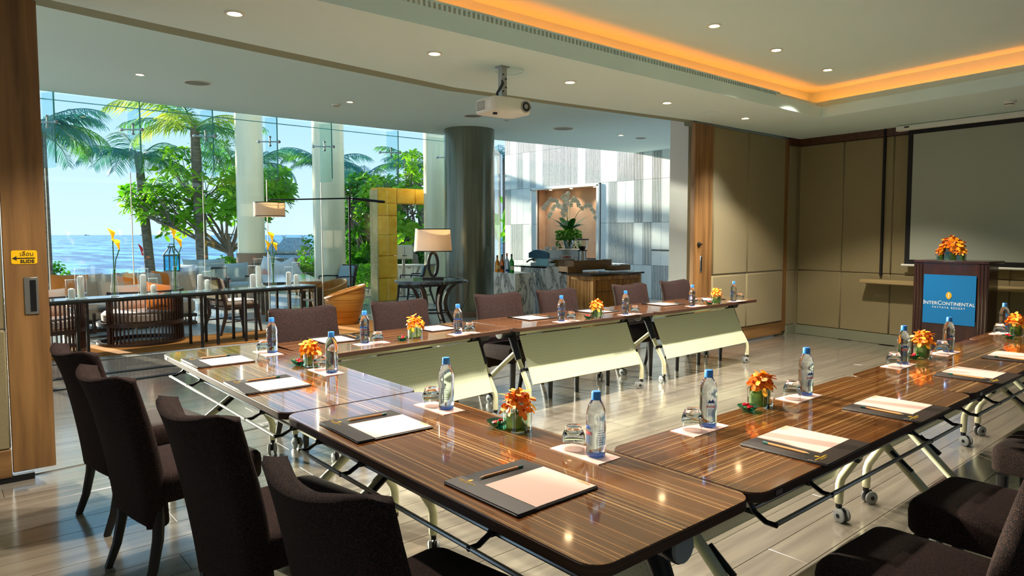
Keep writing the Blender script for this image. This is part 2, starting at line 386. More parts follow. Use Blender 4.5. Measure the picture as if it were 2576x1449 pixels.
# cove lights: led strips lying on the ledge, and the air slot in front of them
cv = thing('cove_light', 'orange strip light glowing along the long side of the ceiling recess', 'light', (2.2, 4.285, 3.055))
obj('light_strip', MB().box((.1, .0, .012), (12.2, .02, .02), Matrix.Rotation(R(-.35), 4, 'Z')), 'led', cv)
cv2 = thing('cove_light', 'orange strip light glowing along the short side of the ceiling recess above the screen', 'light', (7.90, .8, 3.055), R(80.8))
obj('light_strip', MB().box((0, -.02, .012), (6.8, .02, .02)), 'led', cv2)
gr = thing('air_grille', 'long slotted air outlet along the edge of the ceiling recess', 'vent', (0, 4.075, 3.05))
g = MB()
for i in range(150): g.box((1.0 + i*.042, 0, .022), (.02, .03, .044))
obj('slats', g, 'ceiling_paint', gr, 'stuff', smooth=0)
obj('rail', MB().box((4.15, 0, .05), (6.4, .04, .012)), 'ceiling_paint', gr)
# walls of the room that the lens never sees keep the daylight on the lounge side
struct('wall_left', MB().box((-3.95, .8, 1.6), (.1, 8.9, 3.2)), 'wall_fabric'); struct('wall_near', MB().box((3.2, -3.6, 1.6), (14.4, .1, 3.2)), 'wall_fabric')
# ---------------------------------------------------------------- right wall (fabric panels)
A0 = Vector((9.90, 5.15, 0)); WA = R(-95)
WM = Matrix.Translation(A0) @ Matrix.Rotation(WA, 4, 'Z')   # x = along the wall, y = out of the room (left of direction), -y = into the room
wr = struct('wall_right', MB().box((3.6, .1, 1.5), (7.6, .1, 3.0), WM), 'wall_fabric')
def fab(x0, x1, z0, z1, M, parent, th=.03, mt='wall_fabric'):
    return obj('panel', MB().box(((x0+x1)/2, -th/2, (z0+z1)/2), (x1-x0-.004, th, z1-z0-.004), M, ch=.012), mt, parent)
for x0, x1 in ((.01, .70), (.70, 1.40), (1.40, 2.1), (2.1, 2.8), (2.8, 3.5), (3.5, 4.2), (4.2, 4.9)):
    fab(x0, x1, .14, .965, WM @ Matrix.Translation((0, .05, 0)), wr); fab(x0, x1, .965, 2.82, WM @ Matrix.Translation((0, .05, 0)), wr)
struct('baseboard_right', MB().box((3, .03, .07), (6.2, .05, .14), WM, ch=.004), 'baseboard')
struct('trim_4', MB().box((3, .03, 2.87), (6.2, .06, .10), WM), 'dark_trim')
struct('trim_5', MB().box((1.285, -.005, 1.93), (.028, .03, 1.98), WM), 'screen_black')
wf = struct('wall_far', MB().box((9.78, 5.24, 1.5), (.5, .1, 3.0)), 'wall_fabric')
for z0, z1 in ((.14, .965), (.965, 2.82)): obj('panel', MB().box((9.77, 5.175, (z0+z1)/2), (.25, .03, z1-z0-.004), ch=.01), 'wall_fabric', wf)
struct('baseboard_far', MB().box((9.77, 5.16, .07), (.27, .05, .14)), 'baseboard')
struct('trim_6', MB().box((9.77, 5.16, 2.87), (.27, .06, .10)), 'dark_trim')
# ---------------------------------------------------------------- sliding doors
d1 = root_struct('door_1'); DY = 5.145
obj('stile', MB().box((.452, DY, 1.48), (.216, .05, 2.84), ch=.004), 'oak', d1)
obj('bottom_rail', MB().box((-.63, DY-.001, .12), (1.94, .052, .17), ch=.004), 'oak_flat', d1)
for z0, z1 in ((.205, .93), (.93, 2.9)): obj('panel', MB().box((-.63, DY, (z0+z1)/2), (1.94, .045, z1-z0-.004), ch=.01), 'wall_fabric', d1)
obj('runner', MB().box((-.2, DY, .02), (1.3, .04, .04)), 'black_metal', d1)
hx, hz = (aty(63, 700, DY-.03).x+aty(92, 700, DY-.03).x)/2, (aty(75, 700, DY-.03).z+aty(80, 788, DY-.03).z)/2
h = obj('handle', MB().box((hx, DY-.028, hz), (.072, .01, .225), ch=.003), 'steel', d1)
obj('recess', MB().box((hx+.008, DY-.034, hz), (.03, .003, .19)), 'black_metal', h)
sx, sz = (aty(35, 647, DY-.03).x+aty(87, 647, DY-.03).x)/2, aty(61, 647, DY-.03).z
st = obj('slide_sign', MB().prism(rrect(.128, .082, .012), -.001, .001, Matrix.Translation((sx, DY-.0265, sz)) @ Matrix.Rotation(R(90), 4, 'X')), 'yellow', d1, label='yellow sticker with an arrow and the word SLIDE')
SM = Matrix.Translation((sx, DY-.0285, sz)) @ Matrix.Rotation(R(90), 4, 'X')
text('thai_lettering', 'เลื่อน', .034, 'ink', st, SM @ Matrix.Translation((.012, .018, 0)))
text('lettering', 'SLIDE', .026, 'ink', st, SM @ Matrix.Translation((.014, -.026, 0)), bold=.0012, spacing=1.1)
ar = MB().box((.005, -.006, 0), (.095, .006, .001), SM); ar.add([(-.06, -.006, 0), (-.035, .008, 0), (-.042, -.006, 0), (-.035, -.02, 0)], [(0, 3, 2, 1)], SM @ Matrix.Translation((0, 0, .0006)))
obj('arrow', ar, 'ink', st, smooth=0)
d2 = root_struct('door_2'); DY2 = 5.19
obj('stile', MB().box((7.50, DY2, 1.48), (.40, .06, 2.84), ch=.004), 'oak', d2)
obj('stile', MB().box((9.58, DY2, 1.48), (.11, .07, 2.84), ch=.004), 'oak', d2)
obj('bottom_rail', MB().box((8.61, DY2, .12), (1.83, .06, .18), ch=.004), 'oak_flat', d2)
for x0, x1 in ((7.70, 8.53), (8.53, 9.525)):
    for z0, z1 in ((.21, .965), (.965, 2.9)): obj('panel', MB().box(((x0+x1)/2, DY2-.012, (z0+z1)/2), (x1-x0-.006, .06, z1-z0-.006), ch=.018), 'wall_fabric', d2)
lx = aty(1757, 614, DY2-.03).x
k = obj('handle', MB().box((aty(1758, 655, DY2).x, DY2-.032, 1.12), (.045, .01, .21), ch=.003), 'steel', d2)
obj('recess', MB().box((aty(1758, 655, DY2).x, DY2-.038, 1.12), (.02, .003, .18)), 'black_metal', k)
obj('lock', MB().lathe([(.028, 0), (.028, .02), (.014, .03)], 14, Matrix.Translation((lx, DY2-.03, 1.375)) @ Matrix.Rotation(R(90), 4, 'X')).box((lx+.02, DY2-.055, 1.375), (.06, .012, .014)), 'black_metal', d2)
struct('trim_7', MB().box((aty(1734, 590, 5.6).x+.02, 5.75, 1.6), (.14, .3, 3.5)), 'white_paint')
# ---------------------------------------------------------------- tiled wall behind the bar
TX = 12.75; TW = .27; TY = 9.10
wb = struct('wall_back', MB().box((TX+.14, 7.5, 2.6), (.16, 8.85, 5.2)).box((TX+.14, 15.0, 2.6), (.16, 1.3, 5.2)).box((TX+.14, 13.15, 4.0), (.16, 2.5, 2.5)).box((TX+.14, 13.15, .45), (.16, 2.5, .9)), 'tile_groove', smooth=0)
rows = [0, .78, 1.785, 2.79, 3.79, 4.8]
ribs = set()
def px_of(c_):
    q = Vector((TX, TY+TW*(c_+.5), 1.5)) - Vector((0, 0, EYE)); return PX + FP*q.dot(RT)/q.dot(FW)
R3 = [(1529, 1543), (1604, 1622), (1644, 1664), (1688, 1708), (1272, 1283)]
R2 = [(1526, 1563), (1584, 1602), (1625, 1643), (1710, 1727), (1284, 1294), (1310, 1321)]
R4 = [(1297, 1321), (1337, 1349), (1365, 1393), (1409, 1423), (1442, 1456), (1476, 1508), (1546, 1602), (1604, 1624), (1645, 1666), (1712, 1728)]
R5 = [(1310, 1347), (1365, 1393), (1409, 1423), (1272, 1282)]
R1 = [(1645, 1684), (1526, 1563)]
for r_, lst in ((0, R1), (1, R2), (2, R3), (3, R4), (4, R5)):
    for p0, p1 in lst:
        for c_ in range(24):
            if p0-3 < px_of(c_) < p1+3: ribs.add((c_, r_))
pm, rm = {}, {}
for k_ in range(5):
    h_ = rows[k_+1]-rows[k_]
    pm[k_] = MB().box((-.03, 0, 0), (.06, TW-.004, h_-.006), ch=.002).mesh('tile', 30); pm[k_].materials.append(MATS['tile'])
    b = MB()
    b.box((-.023, 0, 0), (.046, TW-.004, h_-.006))
    for i in range(6): b.box((-.052, -TW/2+.022+i*.0445, 0), (.012, .021, h_-.006))
    rm[k_] = b.mesh('ribbed_tile', 0); rm[k_].materials.append(MATS['tile']); rm[k_].materials.append(MATS['tile_groove'])
    for pi in range(6): rm[k_].polygons[pi].material_index = 1
for c_ in range(24):
    for r_ in range(5):
        y = TY+TW*(c_+.5); z = (rows[r_]+rows[r_+1])/2
        if 11.93 < y < 14.35 and .78 < z < 2.78: continue
        link('ribbed_tile' if (c_, r_) in ribs else 'tile', rm[r_] if (c_, r_) in ribs else pm[r_], None, wb).location = (TX+.06, y, z)
n = MB(); ya, yb, zb, zt = 11.90, 14.37, .8, 2.735
n.box((TX+.5, (ya+yb)/2, (zb+zt)/2), (.04, yb-ya, zt-zb)).box((TX+.26, ya-.01, (zb+zt)/2), (.5, .02, zt-zb)).box((TX+.26, yb+.01, (zb+zt)/2), (.5, .02, zt-zb)).box((TX+.26, (ya+yb)/2, zt), (.5, yb-ya, .02)).box((TX+.26, (ya+yb)/2, zb), (.5, yb-ya, .02))
obj('niche', n, 'niche', wb, label='lit recess with a warm beige back')
fr_ = MB().box((TX-.02, ya-.03, 1.77), (.06, .08, 1.96)).box((TX-.02, yb+.02, 1.77), (.06, .05, 1.96)).box((TX-.02, (ya+yb)/2, zt+.02), (.06, yb-ya+.1, .07))
obj('niche_frame', fr_, 'white_paint', wb)
for i, yy in enumerate((12.25, 13.1, 13.9)):
    obj('niche_spotlight', MB().lathe([(.035, 0), (.035, .01)], 12, Matrix.Translation((TX+.25, yy, zt-.02))), 'lamp_glow', wb)
    ld = bpy.data.lights.new('niche_spot', 'SPOT'); ld.energy = 18; ld.color = (1, .84, .66); ld.spot_size = R(110); ld.spot_blend = .8; ld.shadow_soft_size = .04
    lo = bpy.data.objects.new('niche_spot', ld); COL.objects.link(lo); lo.location = (TX+.22, yy, zt-.05)
# hidden door in the tiles
obj('door_rail', MB().box((TX-.005, (atx(1640, 630, TX).y+atx(1716, 631, TX).y)/2, 1.14), (.03, .86, .022)), 'black_metal', wb)
# ---------------------------------------------------------------- glass front
GY = 11.42
wn = root_struct('window_1')
xs = [-1.6, -.6, .25, 1.27, 2.29, 3.28, 4.27, 5.21, 6.51, 7.78]
for i in range(len(xs)-1): obj('pane', MB().box(((xs[i]+xs[i+1])/2, GY, 1.66), (xs[i+1]-xs[i]-.008, .012, 3.32)), 'pane_glass', wn)
for i in range(len(xs)-1): obj('pane', MB().box(((xs[i]+xs[i+1])/2, GY, 3.39), (xs[i+1]-xs[i]-.008, .012, .09)), 'pane_glass', wn)
obj('transom', MB().box((3.1, GY, 3.333), (9.4, .02, .012)), 'glass_edge', wn)
fin = MB().prism([(0, 0), (.26, 0), (.26, -.92), (.255, -.975), (.235, -1.0), (0, -1.0)], -.009, .009, Matrix.Rotation(R(90), 4, 'X')).mesh('fin', 30)
fin.materials.append(MATS['fin_glass'])
edge = MB().box((.262, 0, -.47), (.006, .02, .94)).mesh('fin_edge', 0); edge.materials.append(MATS['glass_edge'])
spd = MB().tube([(-.16, 0, .01), (.30, 0, -.02)], .011).tube([(.1, 0, -.07), (.1, 0, .07)], .013)
for p in ((-.16, 0, .01), (.30, 0, -.02)): spd.lathe([(0, -.022), (.022, -.016), (.026, 0), (.022, .016), (0, .022)], 10, Matrix.Translation(p) @ Matrix.Rotation(R(90), 4, 'X'))
for z_ in (-.07, .07): spd.lathe([(0, -.02), (.022, -.01), (.022, .01), (0, .02)], 10, Matrix.Translation((.1, 0, z_)))
spd = spd.mesh('spider_fitting', 40); spd.materials.append(MATS['steel'])
for x in xs[2:]:
    for nm, me, z in (('fin', fin, 3.40), ('fin_edge', edge, 3.40), ('spider_fitting', spd, 3.02)):
        o = link(nm, me, None, wn); o.location = (x, GY-.01, z); o.rotation_euler = (0, 0, R(-68))
    if not 6 < x < 7: obj('glass_joint', MB().box((x, GY-.008, 1.2), (.01, .016, 2.4)), 'white_plastic' if x < 6 else 'fin_glass', wn)
wn2 = root_struct('window_2'); P0, P1 = Vector((8.35, 11.42, 0)), Vector((12.72, 15.66, 0)); L_ = (P1-P0).length; M = frame2(P0, P1)
for i in range(4): obj('pane', MB().box((L_*(i+.5)/4, 0, 1.9), (L_/4-.01, .012, 3.8), M), 'pane_glass', wn2)
# ---------------------------------------------------------------- columns
dc = atd(1182, 590, 12.85); dk = thing('column', 'thick dark metal clad round column with lamp table before it', 'column', (dc.x, dc.y, 0))
obj('shaft', MB().lathe([(.462, .10), (.462, HL)], 48), 'metal_column', dk); obj('plinth', MB().lathe([(.49, 0), (.49, .08), (.47, .10)], 48), 'brown_stone', dk)
for px, d, wpx, lab in ((632, 16.5, 65, 'slender cream round column on a wide brown stone foot, outside beside the sofa'), (829, 14.6, 77, 'cream round column outside the glass behind the rattan chairs'), (1094, 15.6, 54, 'pale round column outside, partly behind the dark column')):
    c = atd(px, 590, d); r = wpx/2*d/FP; t = thing('column', lab, 'column', (c.x, c.y, 0))
    obj('shaft', MB().lathe([(r, 1.05 if px == 632 else .0), (r, 6.0)], 40), 'cream_column', t)
    if px == 632: obj('foot', MB().lathe([(r*1.22, 0), (r*1.2, .4), (r*1.1, 1.06)], 40), 'brown_stone', t)
# ---------------------------------------------------------------- ceiling fittings
mat('spot_hole', (70, 66, 58), .6)
def make_downlight():
    t = thing('downlight', '', 'light')
    obj('rim', MB().lathe([(.062, .0), (.062, -.006), (.046, -.008), (.043, .0)], 24, cap=False), 'white_plastic', t)
    obj('bulb', MB().lathe([(.0, -.002), (.030, -.004), (.036, .0)], 16, cap=False), 'lamp_glow', t)
    return t
dl0 = make_downlight(); used = [0]
def downlight(px, py, z, label, energy, group):
    p = at(px, py, z)
    if used[0] == 0:
        dl0.location = p; dl0['label'] = label; dl0['group'] = group; used[0] = 1
    else: dup(dl0, p, 0, label, group)
    ld = bpy.data.lights.new('downlight_beam', 'SPOT'); ld.energy = energy; up_ = z == HU; ld.color = (1, .88, .72) if up_ else (.96, .98, 1); ld.spot_size = R(108 if up_ else 86); ld.spot_blend = .3 if up_ else .9; ld.shadow_soft_size = .05
    lo = bpy.data.objects.new('downlight_beam', ld); COL.objects.link(lo); lo.location = (p.x, p.y, p.z-.03)
for px, py, lab in ((590, 33, 'recessed ceiling spot at the top left, between door track and recess'), (1093, 134, 'recessed ceiling spot left of the projector'), (1434, 206, 'recessed ceiling spot just right of the projector'), (1678, 258, 'recessed ceiling spot nearest the top of the open door leaf'), (1875, 297, 'recessed ceiling spot above the fabric door leaf')):
    downlight(px, py, HC, lab, 80, 'spots in the lower ceiling band')
for px, py, lab in ((1797, 64, 'recessed spot in the raised ceiling, nearest of three'), (1953, 125, 'recessed spot in the raised ceiling, middle of three'), (2082, 175, 'recessed spot in the raised ceiling, farthest of three near the corner')):
    downlight(px, py, HU, lab, 165, 'spots in the raised ceiling')
for px, py, lab in ((352, 187, 'recessed spot in the lounge ceiling beside the big round speaker'), (880, 256, 'recessed spot in the lounge ceiling beside the smoke detector'), (1562, 340, 'recessed spot in the lounge ceiling near the tiled wall')):
    downlight(px, py, HL, lab, 170, 'spots in the lounge ceiling')
for x, y, z in ((3.9, 3.5, HU), (2.6, 3.5, HU), (1.3, 3.5, HU), (8.9, .2, HC)):  # unseen beams added as fill, continuing the spot rows out of view
    ld = bpy.data.lights.new('downlight_beam', 'SPOT'); ld.energy = 165 if z == HU else 80; ld.color = (1, .88, .72) if z == HU else (.96, .98, 1); ld.spot_size = R(108 if z == HU else 86); ld.spot_blend = .3 if z == HU else .9; ld.shadow_soft_size = .05
    lo = bpy.data.objects.new('downlight_beam', ld); COL.objects.link(lo); lo.location = (x, y, z-.03)
spk = MB().lathe([(.150, 0), (.150, -.008), (.132, -.010), (.130, -.004), (0, -.004)], 32, cap=False).mesh('ceiling_speaker', 40)
def disc(name, px, py, z, r, lab, cat, group=None, white=True):
    p = at(px, py, z); t = thing(name, lab, cat, p, 0, group)
    obj('rim', MB().lathe([(r, 0), (r, -.008), (r*.9, -.010), (r*.88, 0)], 32, cap=False), 'white_plastic' if white else 'ceiling_paint', t)
    obj('grille', MB().lathe([(0, -.005), (r*.89, -.005)], 32, cap=False), 'grey_grille' if white else 'ceiling_paint', t); return t
disc('ceiling_speaker', 497, 208, HL, .165, 'round ceiling speaker at the left of the lounge ceiling', 'speaker', 'speakers in the ceiling')
disc('ceiling_speaker', 1190, 291, HL, .16, 'round ceiling speaker above the dark column', 'speaker', 'speakers in the ceiling')
disc('ceiling_speaker', 1417, 323, HL, .20, 'round ceiling speaker between dark column and tiled wall', 'speaker', 'speakers in the ceiling')
disc('ceiling_speaker', 1612, 347, HL, .12, 'small round ceiling speaker near the open door leaf', 'speaker', 'speakers in the ceiling')
disc('ceiling_speaker', 1788, 284, HC, .105, 'white ringed ceiling speaker above the fabric door leaf', 'speaker', 'speakers in the ceiling', False)
disc('ceiling_hatch', 1280, 178, HC, .13, 'round white ceiling hatch where the projector hangs', 'hatch', None, False)
disc('sprinkler_plate', 1275, 302, HL, .05, 'tiny round plate in the lounge ceiling right of the projector', 'sprinkler')
def detector(px, py, z, lab):
    t = thing('smoke_detector', lab, 'detector', at(px, py, z), 0, 'smoke detectors')
    obj('base', MB().lathe([(.062, 0), (.062, -.018), (.052, -.03), (.046, -.032)], 24), 'white_plastic', t)
    obj('vent', MB().lathe([(.042, -.032), (.044, -.04)], 24), 'black_plastic', t); obj('cap', MB().lathe([(.046, -.040), (.043, -.05), (.02, -.056), (0, -.057)], 24), 'white_plastic', t)
detector(845, 262, HL, 'white smoke detector on the lounge ceiling'); detector(2540, 254, HC, 'white smoke detector above the projection screen')
t = thing('sprinkler', 'small sprinkler head at the right edge below the raised ceiling', 'sprinkler', at(2573, 155, HU))
obj('plate', MB().lathe([(.04, 0), (.04, -.006), (.015, -.012)], 16), 'chrome', t); obj('nozzle', MB().lathe([(.012, -.012), (.012, -.04), (.02, -.045), (.02, -.05)], 12), 'steel', t)
# ---------------------------------------------------------------- projector
pt = at(1264, 168, HC); pj = thing('projector', 'white ceiling projector with round lens hanging on a steel bracket', 'projector', pt)
pd = (Vector((at(1265, 245, 2.5).x, at(1265, 245, 2.5).y, 0)))
M = Matrix.Rotation(R(-62), 4, 'Z')   # the lens looks along -y of this frame, towards the screen corner
PB = V_ = None
br = MB().box((0, 0, -.14), (.055, .05, .28)).box((0, 0, -.005), (.09, .09, .01))
obj('bracket', br, 'steel', pj)
for i in range(5): obj('bolt', MB().lathe([(.006, 0), (.006, .008)], 8, Matrix.Translation((-.015+.03*(i % 2), -.026, -.07-.035*i)) @ Matrix.Rotation(R(90), 4, 'X')), 'black_metal', pj)
BM = Matrix.Translation((.03, .03, -.335)) @ Matrix.Rotation(R(-3), 4, 'Z')
body = MB().loft([[(p[0]*s_, p[1]*s_, z) for p in rrect(.40, .31, .05, 5)] for z, s_ in ((-.060, .93), (-.048, .98), (-.01, 1), (.045, 1), (.060, .97))], True, BM)
obj('body', body, 'white_plastic', pj)
LM = BM @ Matrix.Translation((.125, -.150, 0)) @ Matrix.Rotation(R(90), 4, 'X')
obj('lens_ring', MB().lathe([(.048, -.01), (.048, .014), (.040, .014), (.038, .004)], 24, LM), 'grey_grille', pj)
ln = obj('lens', MB().lathe([(.039, .0), (.039, .008), (.024, .012), (0, .014)], 24, LM), 'black_plastic', pj)
obj('iris', MB().lathe([(.021, .0135), (.012, .015), (0, .0155)], 20, LM), 'steel', ln)
obj('sensor', MB().lathe([(.008, 0), (.008, .003)], 12, BM @ Matrix.Translation((.182, -.146, 0)) @ Matrix.Rotation(R(90), 4, 'X')), 'black_plastic', pj)
gv = MB()
for i in range(7):
    for j in range(6): gv.box((-.2005, .10-.018*i, -.032+.013*j), (.003, .011, .007), BM)
obj('air_vent', gv, 'grey_grille', pj, 'stuff', smooth=0)
obj('spec_label', MB().box((-.2005, -.08, .0), (.002, .06, .06), BM), 'white_paint', pj)
obj('foot', MB().lathe([(.02, 0), (.02, -.015)], 14, BM @ Matrix.Translation((-.12, -.05, -.060))), 'black_plastic', pj)
c0 = BM @ Vector((-.10, -.06, .045))
for k_ in range(2): obj('cable', MB().tube([(-.02, -.02, -.12), (-.04, -.04-.02*k_, -.16), (-.08, -.06-.02*k_, -.20), (c0.x-.01, c0.y-.01*k_, -.235), (c0.x, c0.y-.01*k_, c0.z)], .008, 8), 'black_plastic', pj)
# ---------------------------------------------------------------- projection screen, shelf
PSM = WM @ Matrix.Translation((0, -.0, 0))
s0 = WM @ Vector((2.6, -.12, 0))
ps = thing('projection_screen', 'pulled down grey projection screen with black border on the right wall', 'screen', (s0.x, s0.y, 1.1), WA)
def SB(x0, x1, z0, z1, y, th): return ((x0+x1)/2-2.6, y, (z0+z1)/2-1.1), (x1-x0, th, z1-z0)
obj('case', MB().box(*SB(1.49, 3.9, 2.845, 2.915, .02, .10), ch=.008), 'white_plastic', ps)
obj('border', MB().box(*SB(1.635, 3.8, 1.115, 2.845, .02, .004)), 'screen_black', ps)
obj('cloth', MB().box(*SB(1.70, 3.73, 1.175, 2.79, .0175, .004)), 'screen_cloth', ps)
obj('weight_bar', MB().tube([(1.60-2.6, .02, 0.0), (3.83-2.6, .02, 0.0)], .016, 10), 'white_plastic', ps)
obj('maker_badge', MB().box((1.63-2.6, -.031, 2.888-1.1), (.06, .002, .018)), 'ink', ps)
sh = thing('wall_shelf', 'long narrow pale wooden shelf along the right wall behind the lectern', 'shelf', WM @ Vector((2.9, -.10, .835)), WA)
grain('shelf_wood', (150, 128, 86), (180, 158, 112), (1, 18, 18), .45)
obj('board', MB().box((0, 0, .032), (3.6, .22, .05), ch=.004), 'shelf_wood', sh); obj('underboard', MB().box((0, .02, .004), (3.56, .18, .012)), 'shelf_wood', sh)
# ---------------------------------------------------------------- lectern
grain('lectern_wood', (36, 16, 12), (62, 28, 20), (14, 14, .8), .25, .3)
mat('sign_blue', (8, 112, 176), .4); mat('gold', (226, 178, 44), .35, metal=.2); mat('sign_text', (236, 240, 240), .5)
fl_, fr2 = at(2302, 655, 1.2), at(2470, 662, 1.2)
la = math.atan2(fr2.y-fl_.y, fr2.x-fl_.x); LW = .74; LD = .52
la = WA + R(4)
lc = thing('lectern', 'dark mahogany lectern with a blue hotel sign on its front', 'lectern', (fl_.x, fl_.y, 0), la)
# local x along the front (left to right as seen), y away from the audience
b = MB().box((LW/2, LD/2, .6), (LW-.08, LD-.06, 1.2)); obj('body', b, 'lectern_wood', lc)
obj('top', MB().box((LW/2, LD/2, 1.19), (LW+.02, LD+.02, .03), ch=.005), 'lectern_wood', lc)
for x in (.045, LW-.045):
    fl3 = obj('corner_post', MB().box((x, .045, .59), (.11, .09, 1.17), ch=.006), 'lectern_wood', lc)
    for i in range(3): obj('reeding', MB().tube([(x-.033+.033*i, 0.0, .03), (x-.033+.033*i, 0.0, 1.16)], .011, 8), 'lectern_wood', fl3)
obj('header', MB().box((LW/2, .02, 1.10), (LW-.18, .04, .15)), 'lectern_wood', lc)
obj('lower_panel', MB().box((LW/2, .02, .27), (LW-.18, .04, .54)), 'lectern_wood', lc)
SW, S0, S1 = .53, .49, 1.045
sg = obj('sign', MB().box((LW/2, -.004, (S0+S1)/2), (SW, .012, S1-S0)), 'sign_blue', lc, label='blue sign with golden emblem and white hotel name')
TM = Matrix.Translation((LW/2, -.0115, 0)) @ Matrix.Rotation(R(90), 4, 'X')
text('hotel_name', 'InterContinental', .066, 'sign_text', sg, TM @ Matrix.Translation((0, .725, 0)), cap=True, spacing=1.0)
text('resort_name', 'PATTAYA RESORT', .03, 'sign_text', sg, TM @ Matrix.Translation((0, .675, 0)), spacing=1.45)
em = MB()
for k_, (r1, r2) in enumerate((((.030, .042)),)):
    em.loft([[(r1*math.copysign(abs(math.cos(a))**1.35, math.cos(a)), r2*math.sin(a), z_) for a in [2*PI*i/24 for i in range(24)]] for z_ in (0, .003)], True, TM @ Matrix.Translation((0, .815, 0)))
obj('emblem', em, 'gold', sg)
obj('emblem_letter', MB().box((0, .815, .0045), (.006, .036, .002), TM).box((0, .834, .0045), (.016, .004, .002), TM).box((0, .796, .0045), (.016, .004, .002), TM), 'sign_text', sg)
# ---------------------------------------------------------------- training tables
grain('zebra_top', (84, 46, 20), (124, 74, 34), (1.4, 26, 26), .12, 1.0, .0, .0, stripes=((.08, 150, 150), .57), c2=(206, 160, 104), cior=1.85)
grain('zebra_edge', (44, 24, 12), (74, 42, 22), (2, 2, 160), .65, 0, 0, 0)
mat('cream_metal', (208, 206, 172), .4); mat('caster_grey', (142, 146, 146), .45)
mt_ = bpy.data.materials.new('perforated_cream'); mt_.use_nodes = True; t_ = mt_.node_tree; MATS['perforated_cream'] = mt_
c_ = node(t_, 'ShaderNodeTexCoord'); s_ = node(t_, 'ShaderNodeSeparateXYZ'); t_.links.new(c_.outputs['Object'], s_.inputs[0])
def _m(op, a, b=None):
    n = node(t_, 'ShaderNodeMath', operation=op)
    for i, v in enumerate((a, b)):
        if v is None: continue
        if isinstance(v, (int, float)): n.inputs[i].default_value = v
        else: t_.links.new(v, n.inputs[i])
    return n.outputs[0]
q_ = [_m('POWER', _m('SUBTRACT', _m('FRACT', _m('MULTIPLY', s_.outputs[k_], 1/.026)), .5), 2) for k_ in ('X', 'Z')]
hole = _m('LESS_THAN', _m('ADD', q_[0], q_[1]), .012)
mx_ = node(t_, 'ShaderNodeMix', data_type='RGBA'); mx_.inputs[6].default_value = L4(198, 206, 178); mx_.inputs[7].default_value = L4(150, 150, 122); t_.links.new(hole, mx_.inputs[0])
t_.links.new(mx_.outputs[2], t_.nodes['Principled BSDF'].inputs['Base Color']); t_.nodes['Principled BSDF'].inputs['Roughness'].default_value = .45
cs_f = MB().box((0, 0, .083), (.026, .030, .035), ch=.006).box((0, .014, .05), (.016, .05, .05), ch=.006).mesh('caster', 40); cs_f.materials.append(MATS['black_plastic'])
cs_w = MB()
for sx_ in (-1, 1): cs_w.lathe([(.0, -.009), (.028, -.009), (.036, -.005), (.036, .005), (.028, .009), (.0, .009)], 18, Matrix.Translation((sx_*.019, .022, .036)) @ Matrix.Rotation(R(90), 4, 'Y'))
cs_w = cs_w.mesh('wheel', 40); cs_w.materials.append(MATS['caster_grey'])
cs_h = MB().tube([(-.030, .022, .036), (.030, .022, .036)], .012, 10).mesh('hub', 40); cs_h.materials.append(MATS['black_plastic'])
